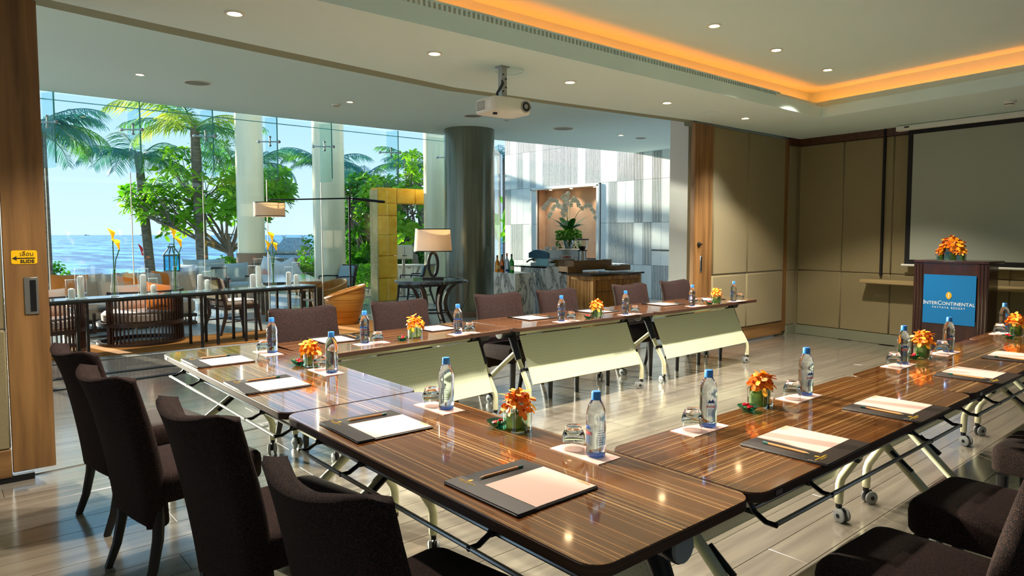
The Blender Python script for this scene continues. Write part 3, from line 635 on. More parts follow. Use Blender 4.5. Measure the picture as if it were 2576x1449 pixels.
def make_table(L, W, label, loc, rz, group):
    t = thing('training_table', label, 'table', loc, rz, group)
    po = rrect(L, W, .065, 6, 0, W/2)
    obj('edge_band', MB().prism(po, .708, .7385, ch=.002), 'zebra_edge', t)
    obj('tabletop', MB().prism(rrect(L-.004, W-.004, .063, 6, 0, W/2), .737, .7405), 'zebra_top', t)
    JY, JZ = .40*W+.02, .662
    obj('beam', MB().tube([(-L/2+.2, JY, JZ), (L/2-.2, JY, JZ)], .030, 12), 'cream_metal', t)
    Lx = L/2-.205
    pnl = MB().box((0, 0, 0), (2*Lx, .004, .425))
    M = Matrix.Translation((0, .124, .443)) @ Matrix.Rotation(R(-24), 4, 'X')
    o = obj('modesty_panel', pnl, 'perforated_cream', t, smooth=0); o.matrix_local = M
    obj('panel_lip', MB().tube([(-Lx, .035, .248), (Lx, .035, .248)], .006, 8), 'cream_metal', t)
    for s in (-1, 1):
        u = s*(L/2-.17)
        obj('joint_housing', MB().lathe([(.03, -.075), (.043, -.07), (.043, .09), (.047, .095), (.047, .125)], 20, Matrix.Translation((u, JY, JZ)) @ Matrix.Rotation(R(90*s), 4, 'Y')), 'black_plastic', t)
        k = obj('knob', MB().lathe([(.044, .125), (.042, .134), (0, .136)], 20, Matrix.Translation((u, JY, JZ)) @ Matrix.Rotation(R(90*s), 4, 'Y')), 'caster_grey', t)
        ll = obj('leg', MB().tube([(u, .19, .46), (u, .055, .235), (u, .045, .20), (u, .043, .095)], .0215, 12), 'cream_metal', t)
        obj('sleeve', MB().tube([(u, JY, JZ+.01), (u, .235, .57), (u, .175, .44)], [.038, .034, .030], 12), 'black_plastic', ll)
        obj('clamp', MB().tube([(u, .132, .365), (u, .120, .345)], .027, 10).box((u-s*.06, .115, .36), (.10, .02, .022)), 'black_plastic', ll)
        lo = obj('leg', MB().tube([(u, .215, .50), (u, W-.10, .24), (u, W-.075, .205), (u, W-.073, .095)], .021, 12), 'cream_metal', t)
        obj('handle', MB().tube([(u-s*.024, .30, .435), (u-s*.024, .40, .36)], .012, 8), 'black_plastic', lo)
        for yy, a in ((.043, 20+40*s), (W-.073, 150-30*s)):
            c = link('caster', cs_f, None, t); c.location = (u, yy, 0); c.rotation_euler = (0, 0, R(a))
            for nm, me in (('wheel', cs_w), ('hub', cs_h)): link(nm, me, None, c)
    for yy, zz in ((W-.015, .612), (W-.11, .628)): obj('shelf_rod', MB().tube([(-L/2+.13, yy, zz), (L/2-.13, yy, zz)], .0075, 8), 'steel', t)
    for u in (-L/2+.13, L/2-.13, -L/2+.5, L/2-.5):
        obj('shelf_bracket', MB().tube([(u, W-.10, .706), (u, W-.105, .665), (u, W-.085, .632), (u, W-.045, .612), (u, W-.008, .612)], .010, 8, flat=.8).box((u, W-.15, .63), (.016, .13, .01)), 'black_plastic', t)
    obj('maker_label', MB().box((L/2-.12, W+.0005, .724), (.042, .002, .018)), 'black_plastic', t)
    obj('maker_label', MB().box((L/2-.12, W+.0012, .724), (.038, .002, .014)), 'steel', t)
    return t
TG = 'folding training tables in the U shape'
make_table(1.80, .675, 'nearest table of the left row, its end corner pointing at the viewer', (1.785, 1.935, 0), R(90), TG)
make_table(1.98, .675, 'farther table of the left row, reaching towards the sliding door leaf', (1.785, 3.835, 0), R(90), TG)
make_table(1.93, .59, 'table of the near right row touching the left row', (2.755, 1.62, 0), R(180), TG)
make_table(1.96, .59, 'middle table of the near right row', (4.705, 1.625, 0), R(180), TG)
make_table(1.96, .59, 'last table of the near right row, in front of the lectern', (6.675, 1.635, 0), R(180), TG)
make_table(1.78, .66, 'far row table beside the left row, its cream front panel half hidden', (2.685, 4.165, 0), R(5.5), TG)
make_table(1.80, .66, 'middle table of the far row, by the two black hinge legs', (4.475, 4.22, 0), 0, TG)
make_table(1.98, .66, 'end table of the far row, next to the fabric door leaf', (6.375, 4.245, 0), R(2), TG)
# ---------------------------------------------------------------- upholstered chairs
fabric('chair_fabric', (13, 12, 15), (96, 64, 52), .635, 600, sheen=0)
mat('chair_leg_dark', (28, 25, 25), .45)
def make_chair():
    t = thing('dining_chair', '', 'chair')
    s = MB()
    def ring(z, k, bulge=0): return [(x, y, z) for x, y in rrect(.47*k, .47*k, .05, 4, 0, .03)]
    s.loft([ring(.375, .97), ring(.385, .99), ring(.45, 1.0), ring(.475, .985), ring(.487, .95), ring(.494, .86), ring(.497, .6)], True)
    obj('seat', s, 'chair_fabric', t)
    b = MB(); rings = []
    N = 22
    for k in range(N+1):
        q = k/N; z = .29 + .60*q
        yc = -.200 - .045*q - .115*q*q
        th = .100 - .02*q; w_ = .42 + .03*math.sin(PI*min(q*1.2, 1)) + .06*q
        rad = th*.48
        curl = .012 + .055*q*q
        pts = rrect(w_, th, rad, 4)
        # widen the outline into many points across the back so it can curve
        ring_ = []
        M_ = 14
        top_ = [(w_/2-rad - (w_-2*rad)*i/M_, th/2) for i in range(M_+1)]; bot_ = [(-w_/2+rad + (w_-2*rad)*i/M_, -th/2) for i in range(M_+1)]
        left_ = [(-w_/2+rad+rad*math.cos(R(90+180*i/6)), (th/2)*math.sin(R(90+180*i/6))) for i in range(1, 6)]
        right_ = [(w_/2-rad+rad*math.cos(R(-90+180*i/6)), (th/2)*math.sin(R(-90+180*i/6))) for i in range(1, 6)]
        dip = .03*q**6
        for x, y in top_ + left_ + bot_ + right_:
            u = x/(w_/2)
            ring_.append((x, yc + y + curl*u*u, z + dip*(1.35*u*u*(1-.85*abs(u)**7)-.4) + .02*q**6*(-y/th)))
        rings.append(ring_)
    def squeeze(r, f, dz):
        cx = sum(p[0] for p in r)/len(r); cy = sum(p[1] for p in r)/len(r)
        return [(cx+(p[0]-cx)*(1-(1-f)*.15), p[1]+(cy + .0 - p[1])*0 + (-(p[1]-(cy))*(1-f) if True else 0), p[2]+dz) for p in r]
    def shrink(r, f, dz, k):
        n = len(r); M_ = 14; out = []
        half = M_+1
        # move each point towards the centre line of the back
        for i, p in enumerate(r):
            if i < half: o = r[half+5+(M_-i)]
            elif half+5 <= i < 2*half+5: o = r[M_-(i-half-5)]
            else: o = None
            if o is not None: m_ = ((p[0]+o[0])/2, (p[1]+o[1])/2, (p[2]+o[2])/2); out.append((p[0]*k, m_[1]+(p[1]-m_[1])*f, m_[2]+(p[2]-m_[2])*f+dz))
            else: out.append((p[0]*k, p[1], p[2]+dz))
        return out
    lo = [shrink(rings[0], .3, -.022, .94), shrink(rings[0], .75, -.014, .98)]; hi = [shrink(rings[-1], .8, .010, .995), shrink(rings[-1], .35, .016, .98)]
    b.loft(lo + rings + hi, True)
    obj('backrest', b, 'chair_fabric', t, smooth=60)
    for sx in (-1, 1):
        obj('leg', MB().tube([(sx*.195, -.19, .36), (sx*.197, -.20, .22), (sx*.20, -.225, .1), (sx*.205, -.262, .0)], [.024, .023, .020, .017], 8), 'chair_leg_dark', t)
        obj('leg', MB().loft([[(sx*.195+x, .215+y, z) for x, y in rrect(w2, w2, .006, 2)] for z, w2 in ((0, .030), (.36, .045))]), 'chair_leg_dark', t)
    return t
ch0 = make_chair(); first = [1]
def chair(x, y, rz, lab, grp, scale=None):
    if first[0]:
        first[0] = 0; ch0.location = (x, y, 0); ch0.rotation_euler = (0, 0, rz); ch0['label'] = lab; ch0['group'] = grp
        if scale: ch0.scale = scale
        return ch0
    return dup(ch0, (x, y, 0), rz, lab, grp, scale)
CG = 'dark upholstered meeting chairs'
for y, dx, lab in ((4.14, .02, 'dark upholstered chair nearest the wooden door stile, farthest of the left row'), (3.35, .02, 'dark upholstered chair second from the door stile in the left row'), (2.48, .13, 'dark upholstered chair third from the door stile in the left row'), (1.57, .16, 'large dark upholstered chair at the bottom edge, nearest of the left row')):
    chair(.83+dx, y, R(-81+random.uniform(-1, 1)), lab, CG, (1, 1, 1.02))
for x, y, lab in ((2.16, 4.93, 'dark chair behind the far row, leftmost, in front of the orange carpet'), (3.0, 4.93, 'dark chair behind the far row, in front of the round lamp table'), (4.06, 4.93, 'dark chair behind the far row, below the dark column'), (4.84, 4.93, 'dark chair behind the far row, in front of the marble counter'), (5.97, 4.93, 'dark chair behind the far row, in front of the slatted counter'), (6.86, 4.96, 'dark chair behind the far row, last before the door stile')):
    chair(x, y-.14, R(180+random.uniform(-3, 3)), lab, CG, (1.12, 1, 1.03))
for x, lab in ((2.22, 'dark chair with a sunlit brown seat at the bottom edge, nearest of the right row'), (2.96, 'dark chair with a sunlit brown seat, middle of the right row'), (3.98, 'dark chair at the right edge whose seat corner shows below the table'), (5.2, 'dark chair of the right row mostly beyond the picture edge')):
    if x < 5: chair(x, .70, R(random.uniform(-2, 2)), lab, CG)
# ---------------------------------------------------------------- place settings
mat('leather', (30, 22, 20), .5, bump=(600, .05)); mat('leather_flap', (36, 26, 23), .45, bump=(600, .05)); mat('paper', (216, 182, 168), .8)  # the light's pink cast is put into the paper colour
mat('pencil_wood', (196, 134, 78), .5); mat('pencil_tip', (232, 190, 140), .6); mat('pencil_cap', (36, 92, 86), .4); mat('gold_print', (204, 160, 40), .4, metal=.3)
mat('card', (230, 186, 176), .7); mat('card_print', (208, 120, 116), .7)
def make_folder():
    t = thing('desk_folder', '', 'folder')
    obj('cover', MB().prism(rrect(.345, .325, .008, 2), 0, .007, ch=.002), 'leather', t)
    obj('bottom_flap', MB().box((.0, -.125, .0085), (.343, .07, .003), ch=.001), 'leather_flap', t)
    def pf(u, v):
        x = -.062+.228*u; y = -.088+.243*v
        return (x, y, .0095 + .004*math.sin(3.0*v+u*2)*u*v)
    p = MB().sheet(pf, 6, 8); p2 = MB().sheet(lambda u, v: (pf(u, v)[0], pf(u, v)[1], .0072), 1, 1); 
    pap = MB().box((.052, .0335, .008), (.228, .243, .003)); pap.add(p.v, p.f)
    pp = obj('notepad', pap, 'paper', t)
    obj('heading', MB().box((.125, .145, .0128), (.05, .003, .0004)).box((.125, .139, .0128), (.06, .0012, .0004)), 'gold_print', pp)
    pc = obj('pencil', MB().tube([(-.112, -.055, .0115), (-.108, .085, .0115)], .0042, 6), 'pencil_wood', t)
    obj('pencil_cap', MB().tube([(-.108, .085, .0115), (-.1075, .105, .0115)], .0045, 8), 'pencil_cap', pc)
    obj('pencil_point', MB().tube([(-.112, -.055, .0115), (-.1124, -.07, .0115)], [.0042, .0006], 6), 'pencil_tip', pc)
    lg = text('hotel_name', 'INTERCONTINENTAL', .0085, 'gold_print', t, Matrix.Translation((-.118, -.113, .0104)), .0002)
    text('resort_name', 'PATTAYA RESORT', .0055, 'gold_print', lg, Matrix.Translation((-.118, -.122, .0104)), .0002)
    obj('emblem', MB().prism([(.006*math.cos(a), .009*math.sin(a)) for a in [2*PI*i/12 for i in range(12)]], .0102, .0106, Matrix.Translation((-.118, -.098, 0))), 'gold_print', lg)
    return t
fo0 = make_folder(); ff = [1]
def folder(p, rz, lab):
    p = (p[0], p[1], .7408)
    if ff[0]: ff[0] = 0; fo0.location = p; fo0.rotation_euler = (0, 0, rz); fo0['label'] = lab; fo0['group'] = 'leather desk folders with notepads'; return
    dup(fo0, p, rz, lab, 'leather desk folders with notepads')
TZ = .745
LA, RA, FA = R(-90), 0.0, R(180)
for px, lab in (((1309, 1220), 'black desk folder with notepad tinted as in pink light nearest the viewer on the left row'), ((945, 1070), 'black desk folder second from the viewer on the left row'), ((672, 966), 'black desk folder on the left row third from the viewer, on the farther table'), ((548, 907), 'black desk folder on the left row farthest from the viewer')):
    folder(at(*px, TZ), LA+R(random.uniform(-1.5, 1.5)), lab)
c1, c2 = at(2348, 943, TZ), at(2467, 899, TZ)
for p, lab in ((at(2025, 1118, TZ), 'brown desk folder with curling notepad nearest the viewer on the right row'), (at(2255, 1028, TZ), 'brown desk folder second from the viewer on the right row'), (c1+Vector((.17, -.16, 0)), 'brown desk folder third from the viewer on the right row, green capped pencil'), (c2+Vector((.17, -.16, 0)), 'brown desk folder at the right edge, farthest of the right row')):
    folder(p, RA+R(random.uniform(-1.5, 1.5)), lab)
for px, lab in (((850, 852), 'desk folder on the far row in front of the leftmost chair'), ((1103, 824), 'desk folder on the far row right of the orchids by the round lamp table'), ((1340, 798), 'desk folder on the far row in front of the marble counter'), ((1500, 782), 'desk folder on the far row behind the middle orange orchids'), ((1668, 764), 'desk folder on the far row in front of the second chair from its end'), ((1775, 752), 'desk folder at the end of the far row behind the small orange orchids')):
    folder(at(*px, TZ), FA+R(random.uniform(-2, 2)), lab)
# bottle, tumbler, card
mat('bottle_water', (226, 240, 252), .0, trans=1, ior=1.33, spec=.5); mat('bottle_cap', (62, 140, 226), .35); mat('bottle_base', (110, 150, 240), .05, trans=.9, ior=1.33)
mat('tumbler', (250, 253, 252), .0, trans=1, ior=1.46); thin_glass('label_film', (214, 222, 232), .03, .2); mat('label_white', (222, 226, 232), .5, alpha=.5); mat('label_red', (206, 44, 66), .5); mat('label_blue', (46, 92, 176), .5)
def patch(r, a0, a1, z0, z1, n=8): return MB().sheet(lambda u, v: (r*math.sin(R(a0+(a1-a0)*u)), -r*math.cos(R(a0+(a1-a0)*u)), z0+(z1-z0)*v), n, 1)
def make_bottle():
    t = thing('water_bottle', '', 'bottle')
    obj('body', MB().lathe([(.0, .006), (.016, .004), (.026, .0), (.032, .006), (.0335, .016), (.0330, .05), (.0337, .055), (.0337, .115), (.0330, .118), (.0337, .124), (.0337, .145), (.0315, .162), (.0265, .178), (.0195, .191), (.0150, .199), (.0135, .203), (.0135, .206), (0, .206)], 28), 'bottle_water', t)
    obj('cap', MB().lathe([(.0155, .200), (.0165, .201), (.0165, .222), (.0150, .2255), (0, .226)], 20), 'bottle_cap', t)
    obj('collar', MB().lathe([(.0150, .1965), (.0172, .1975), (.0172, .1995), (.0150, .2005)], 20), 'bottle_cap', t)
    for k in range(1): obj('foot_tint', MB().lathe([(.0, .008), (.020, .007), (.026, .004), (.026, .012), (.0, .013)], 16), 'bottle_base', t)
    lb = obj('label', patch(.0341, -64, 8, .045, .112), 'label_film', t)
    text('brand_name', 'evian', .020, 'label_red', lb, Matrix.Rotation(R(-28), 4, 'Z') @ Matrix.Translation((0, 0, .088)), .0001, bend=.0344, bold=.0003)
    mn = MB().add([(-.016, 0, 0), (-.008, .014, 0), (-.003, .007, 0), (.004, .017, 0), (.011, .006, 0), (.016, 0, 0)], [(0, 5, 4, 3, 2, 1)])
    mn.v = [(.0345*math.sin(x/.0345), -.0345*math.cos(x/.0345), y+.100) for x, y, z in mn.v]; mn.v = [tuple(Matrix.Rotation(R(-28), 4, 'Z') @ Vector(v)) for v in mn.v]
    obj('mountain_mark', mn, 'label_blue', lb, smooth=0)
    fine = MB()
    for i in range(6):
        q = patch(.0344, -50, -12, .052+.0045*i, .0533+.0045*i, 4); fine.add(q.v, q.f)
    for i in range(7):
        q = patch(.0341, 38, 92-(i*13) % 30, .048+.008*i, .0496+.008*i, 5); fine.add(q.v, q.f)
    obj('small_print', fine, 'label_blue', lb, 'stuff', smooth=0)
    return t
def make_glass():
    t = thing('tumbler', '', 'glass')
    outp = [(.0355, 0), (.0385, .012), (.0410, .028), (.0415, .040), (.0395, .053), (.0340, .066), (.0300, .076), (.0285, .082), (.0265, .084), (0, .084)]
    inp = [(0, .060), (.022, .059), (.030, .055), (.0360, .046), (.0392, .036), (.0388, .026), (.0366, .012), (.0340, 0)]
    obj('bowl', MB().lathe(outp + inp[0:] + [(.0355, 0)], 28, cap=False), 'tumbler', t, smooth=70)
    return t
def make_card():
    t = thing('coaster', '', 'coaster')
    obj('card', MB().box((0, 0, .001), (.235, .112, .002)), 'card', t)
    obj('printed_ring', MB().lathe([(.040, .0021), (.040, .0024), (.0385, .0024), (.0385, .0021)], 28, Matrix.Translation((-.055, 0, 0)), False), 'card_print', t)
    return t
b0, g0, k0 = make_bottle(), make_glass(), make_card(); sf = [1]
def setting(bp, gp, rz, where):
    b, g = at(*bp, TZ), at(*gp, TZ)
    for src, p, r, lab, grp in ((b0, b, rz+R(random.uniform(-25, 25)), 'blue capped water bottle '+where, 'blue capped water bottles'), (g0, g, rz, 'upturned drinking glass '+where, 'upturned drinking glasses'), (k0, None, rz, 'pink card coaster '+where, 'pink card coasters')):
        if p is None:
            d = Vector((math.cos(rz), math.sin(rz), 0)); n = Vector((-d.y, d.x, 0)); m_ = (b+g)/2; p = m_; z = .7408
        else: z = .7430
        p = (p.x, p.y, z)
        if sf[0]: src.location = p; src.rotation_euler = (0, 0, r); src['label'] = lab; src['group'] = grp
        else: dup(src, p, r, lab, grp)
    sf[0] = 0
for bp, gp, wh in (((1499, 1146), (1443, 1128), 'nearest the viewer on the left row'), ((1123, 1027), (1086, 1020), 'second from the viewer on the left row'), ((835, 936), (806, 930), 'third from the viewer on the left row, by the small orchids'), ((685, 886), (663, 887), 'farthest from the viewer on the left row')): setting(bp, gp, LA, wh)
for bp, gp, wh in (((1781, 1071), (1741, 1080), 'nearest the viewer on the right row'), ((2026, 992), (1993, 1002), 'second from the viewer on the right row'), ((2271, 914), (2249, 922), 'third from the viewer on the right row, left of the orchids'), ((2385, 884), (2369, 889), 'fourth from the viewer on the right row, before the blue sign'), ((2525, 834), (2514, 841), 'farthest on the right row, at the lectern side')): setting(bp, gp, RA, wh)
for bp, gp, wh in (((918, 862), (950, 863), 'on the far row between its first two chairs'), ((1152, 838), (1181, 838), 'on the far row by the dark column'), ((1412, 807), (1437, 807), 'on the far row in front of the slatted counter'), ((1573, 790), (1597, 790), 'on the far row in front of the fifth chair'), ((1741, 769), (1760, 768), 'on the far row below the door stile'), ((1845, 757), (1861, 756), 'at the very end of the far row')): setting(bp, gp, FA, wh)
# orchid cubes and dishes
mat('cube_glass', (240, 250, 240), .0, trans=1, ior=1.45); leafmat('wrap_leaf', (58, 104, 16), (150, 176, 40), .2, 14); mat('petal', (250, 146, 14), .5, var=(26, (236, 96, 8))); mat('petal_yellow', (254, 184, 26), .5, var=(26, (248, 134, 10)))
mat('orchid_lip', (170, 44, 20), .5); mat('stem_green', (86, 130, 34), .5); thin_glass('thin_clear', (248, 252, 252), .04)
thin_glass('dish_glass', (96, 206, 190), .12); mat('sweet_red', (196, 22, 44), .25, coat=.6); mat('sweet_green', (46, 140, 60), .25, coat=.6)
def flower_mesh(seed):
    rr = random.Random(seed); m_ = MB()
    for k in range(5):
        a = 2*PI*k/5 + rr.uniform(-.15, .15); ln = .036*rr.uniform(.85, 1.2); wd = .0095*rr.uniform(.9, 1.2); cup = rr.uniform(-.1, .75)
        def pet(u, v, a=a, ln=ln, wd=wd, cup=cup):
            w_ = wd*math.sin(PI*min(.08+v*.86, 1))**.7*(.55+.75*v); x = (u-.5)*2*w_; r_ = ln*v
            z_ = cup*r_*(1-.35*v) + 6*x*x
            return (r_*math.cos(a) - x*math.sin(a), r_*math.sin(a)+x*math.cos(a), z_)
        q = MB().sheet(pet, 2, 5); m_.add(q.v, q.f)
    return m_
fl_me = []
for i in range(4):
    me = flower_mesh(i).mesh('flower', 60); me.materials.append(MATS['petal' if i % 2 else 'petal_yellow']); fl_me.append(me)
lip = MB().lathe([(.001, 0), (.004, .004), (.005, .010), (.002, .013)], 8, cap=False).mesh('lip', 40); lip.materials.append(MATS['orchid_lip'])
def make_vase(lab, p, size=.078, n=15, seed=1, grp='orange orchids in glass cubes', spread=1.0):
    rr = random.Random(seed); t = thing('flower_cube', lab, 'vase', p, R(rr.uniform(-6, 6)) + (LA if p[0] < 1.8 else 0), grp); h = size
    c = MB(); o = rrect(size, size, .004, 2); i_ = rrect(size-.010, size-.010, .004, 2)
    c.loft([[(*q, 0) for q in o], [(*q, h) for q in o], [(*q, h) for q in i_], [(*q, .008) for q in i_]], True)
    obj('glass_cube', c, 'cube_glass', t, smooth=30)
    lf = MB()
    for k in range(3):
        r_ = size/2-.0085-.003*k; z0, z1 = .010+.012*k, h*.72-.006*k
        rings = [[(x, y, z0), ] for x, y in rrect(2*r_, 2*r_, .012, 3)]
        qp = rrect(2*r_, 2*r_, .014, 3); lf.loft([[(x, y, z0+.006*math.sin(5*x/size+k)) for x, y in qp], [(x, y, z1+.01*math.sin(4*x/size+2*k)) for x, y in qp]], False)
    obj('leaf_lining', lf, 'wrap_leaf', t)
    st_ = MB()
    for k in range(6): st_.tube([(rr.uniform(-.015, .015), rr.uniform(-.015, .015), .012), (rr.uniform(-.02, .02), rr.uniform(-.02, .02), h+.02)], .0018, 5)
    obj('stems', st_, 'stem_green', t)
    k_ = size/.078
    for i in range(n):
        f = (i+.5)/n; th = math.acos(1-1.12*f); ph = i*2.399+rr.uniform(-.3, .3)
        d = Vector((math.sin(th)*math.cos(ph), math.sin(th)*math.sin(ph), math.cos(th)))
        pos = Vector((0, 0, h+.010*k_)) + Vector((d.x*.042, d.y*.042, d.z*.052))*spread*rr.uniform(.75, 1.1)*k_
        o = link('flower', fl_me[i % 4], None, t); q = (d+Vector((rr.uniform(-.4, .4), rr.uniform(-.4, .4), rr.uniform(-.1, .4)))).to_track_quat('Z', 'Y')
        o.location = pos; o.rotation_mode = 'QUATERNION'; o.rotation_quaternion = q; s = rr.uniform(.85, 1.15)*k_; o.scale = (s, s, s)
        l2 = link('lip', lip, None, o)
    return t
for i, (px, lab, sz) in enumerate((((1301, 1078), 'glass cube of orange orchids nearest the viewer on the left row', .082), ((782, 920), 'glass cube of orange orchids on the farther left table', .078), ((1912, 1018), 'glass cube of orange orchids nearest the viewer on the right row', .082), ((2321, 897), 'glass cube of orange orchids before the lectern sign', .085), ((2557, 842), 'glass cube of orange orchids at the right edge', .085), ((1044, 849), 'glass cube of orange orchids on the far row before the round lamp table', .085), ((1502, 797), 'glass cube of orange orchids in the middle of the far row', .085), ((1802, 762), 'glass cube of orange orchids at the end of the far row', .085))):
    p = at(*px, TZ); make_vase(lab, (p.x, p.y, .7408), sz, 14, i+3)
def make_dish():
    t = thing('sweet_dish', '', 'dish')
    obj('bowl', MB().lathe([(0, .002), (.018, .0), (.022, .003), (.036, .014), (.043, .024), (.0445, .025), (.042, .022), (.034, .013), (.020, .006), (0, .005)], 24, cap=False), 'dish_glass', t)
    for i in range(8):
        a = i*2.4; r_ = .022*math.sqrt((i+.3)/8)
        obj('sweet', MB().lathe([(0, -.005), (.007, -.004), (.009, 0), (.007, .004), (0, .005)], 8, Matrix.Translation((r_*math.cos(a), r_*math.sin(a), .014+.006*(i % 3))) @ Matrix.Rotation(a, 4, 'X')), 'sweet_green' if i % 4 == 3 else 'sweet_red', t)
    return t
d0 = make_dish(); df = [1]
for px, lab in (((1252, 1071), 'small green glass dish of red sweets nearest the viewer on the left row'), ((752, 916), 'small green glass dish of red sweets beside the farther left orchids'), ((1881, 1032), 'small green glass dish of sweets nearest the viewer on the right row'), ((2297, 900), 'small green glass dish of red sweets before the lectern'), ((2537, 850), 'small green glass dish of red sweets at the right edge'), ((1012, 855), 'small green glass dish of red sweets on the far row near the round lamp table'), ((1480, 800), 'small green glass dish of red sweets in the middle of the far row'), ((1785, 764), 'small green glass dish of sweets at the end of the far row')):
    p = at(*px, TZ); p = (p.x, p.y, .7410)
    if df[0]: df[0] = 0; d0.location = p; d0['label'] = lab; d0['group'] = 'glass dishes of sweets'
    else: dup(d0, p, random.uniform(0, 3), lab, 'glass dishes of sweets')
# flowers standing on the lectern
LMx = Matrix.Translation((fl_.x, fl_.y, 0)) @ Matrix.Rotation(la, 4, 'Z')
for (x, y, sz, lab, n_) in ((.34, .13, .13, 'large glass cube of orange orchids in the middle on the lectern', 26), (.235, .10, .078, 'small glass cube of orange orchids left of the large one on the lectern', 14), (.45, .08, .078, 'small glass cube of orange orchids right of the large one on the lectern', 14)):
    p = LMx @ Vector((x, y, 1.2055)); v = make_vase(lab, p, sz, n_, int(x*100), 'orange orchids on the lectern', 1.25 if n_ > 20 else 1.0)
    if n_ > 20:
        q = MB()
        for a, b in ((.5, .1), (2.6, .0), (5.3, .12), (4.2, .05)): q.tube([(0, 0, .12), (.05*math.cos(a), .05*math.sin(a), .145+b*.3), (.11*math.cos(a), .11*math.sin(a), .15+b*.2)], [.003, .009, .001], 6, flat=.2)
        obj('green_blades', q, 'stem_green', v)
# ---------------------------------------------------------------- lounge furniture
grain('dark_wood', (40, 26, 20), (64, 42, 32), (3, 20, 20), .4, .1)
mat('console_top', (60, 70, 76), .12, coat=.4); mat('frame_metal', (52, 46, 44), .4, metal=.4)
fabric('cushion_beige', (186, 160, 138), (206, 184, 164), .5, 200); fabric('cushion_orange', (222, 112, 24), (236, 136, 50), .5, 200); fabric('cushion_grey', (150, 168, 164), (178, 190, 186), .5, 200); fabric('cushion_white', (206, 208, 204), (222, 224, 220), .5, 200); fabric('cushion_pink', (226, 150, 128), (236, 172, 150), .5, 200)
mat('rim_highlight', (225, 238, 240), .1, spec=.8); mat('candle_wax', (238, 234, 222), .6, sub=.1); leafmat('calla_yellow', (255, 208, 16), (255, 228, 70), .4, 9); mat('calla_stem', (70, 120, 30), .45)  # opaque pale rim colour stands in for highlights on the clear glass
def pillow_mesh(w_, h_, t_):
    N = 10; b = MB()
    def f(sg):
        def g(u, v):
            x, y = 2*u-1, 2*v-1; k = (1-abs(x)**2.6)*(1-abs(y)**2.6); pin = 1-.07*(1-abs(x)**2)*(abs(y)**3); pin2 = 1-.07*(1-abs(y)**2)*(abs(x)**3)
            return (x*w_/2*pin2, sg*t_/2*k**.55, y*h_/2*pin)
        return g
    a = MB().sheet(f(1), N, N); c = MB().sheet(f(-1), N, N); b.add(a.v, a.f); b.add(c.v, [q[::-1] for q in c.f]); return b
def pillow(lab, p, rz, tilt, w_, h_, mt, grp, roll=0):
    o = obj('cushion', pillow_mesh(w_, h_, .17), mt, None, smooth=80); o.rotation_euler = Euler((R(tilt), R(roll), rz), 'XYZ'); o.location = p; return tag(o, lab, 'cushion', grp)
# console: front edge between two measured points
CA, CB = at(105, 760, .74), at(796, 717, .74); CD = (CB-CA); CD.z = 0; CD.normalize(); cang = math.atan2(CD.y, CD.x)
def on_line(px, A, D):  # plan position on line A + s D seen in column px
    r = ray(px, 590); d = r.x*D.y - r.y*D.x; s_ = (A.x*r.y - A.y*r.x)/d*1.0
    return (A.x*r.y - A.y*r.x)/(r.x*D.y - r.y*D.x)
org = CA - CD*.75; LC = (CB-org).length
con = thing('console_table', 'long dark console table with thin legs carrying candles and yellow callas', 'table', (org.x, org.y, 0), cang)
obj('top', MB().box((LC/2, .20, .727), (LC, .40, .026), ch=.003), 'console_top', con)
us = [.30] + [on_line(px, org, CD) for px in (212, 503, 543, 614, 640, 727, 757)] + [LC-.02]
for u in us:
    obj('leg', MB().box((u, .018, .357), (.030, .030, .714)), 'frame_metal', con); obj('leg', MB().box((u, .382, .357), (.030, .030, .714)), 'frame_metal', con)
for a_, b_ in zip(us[:-1], us[1:]): obj('rail', MB().box(((a_+b_)/2, .018, .70), (b_-a_-.03, .028, .024)), 'frame_metal', con)
obj('end_brace', MB().box((LC-.02, .2, .02), (.03, .36, .03)).box((LC-.02, .2, .50), (.03, .34, .025)), 'frame_metal', con)
def con_at(px, off): 
    u = on_line(px, org - 0*CD, CD); A2 = org + Vector((-CD.y, CD.x, 0))*off; u = on_line(px, A2, CD); q = A2 + CD*u; return Vector((q.x, q.y, .7402))
def make_hurricane(hg, r, hc):
    t = thing('candle_glass', '', 'candle')
    obj('glass_cylinder', MB().lathe([(0, 0), (r-.003, .001), (r, .006), (r, hg)], 24), 'thin_clear', t)
    for nm, zz, tr in (('rim', hg, .0022), ('base_rim', .006, .004)): obj(nm, MB().tube([(r*math.cos(2*PI*i/24), r*math.sin(2*PI*i/24), zz) for i in range(24)], tr, 5, closed=True), 'rim_highlight', t)
    c = obj('candle', MB().lathe([(r*.62, .012), (r*.62, hc-.01), (r*.56, hc), (r*.2, hc+.012), (0, hc+.013)], 18), 'candle_wax', t)
    obj('wick', MB().tube([(0, 0, hc+.01), (.002, 0, hc+.03)], .0015, 5), 'ink', c); return t
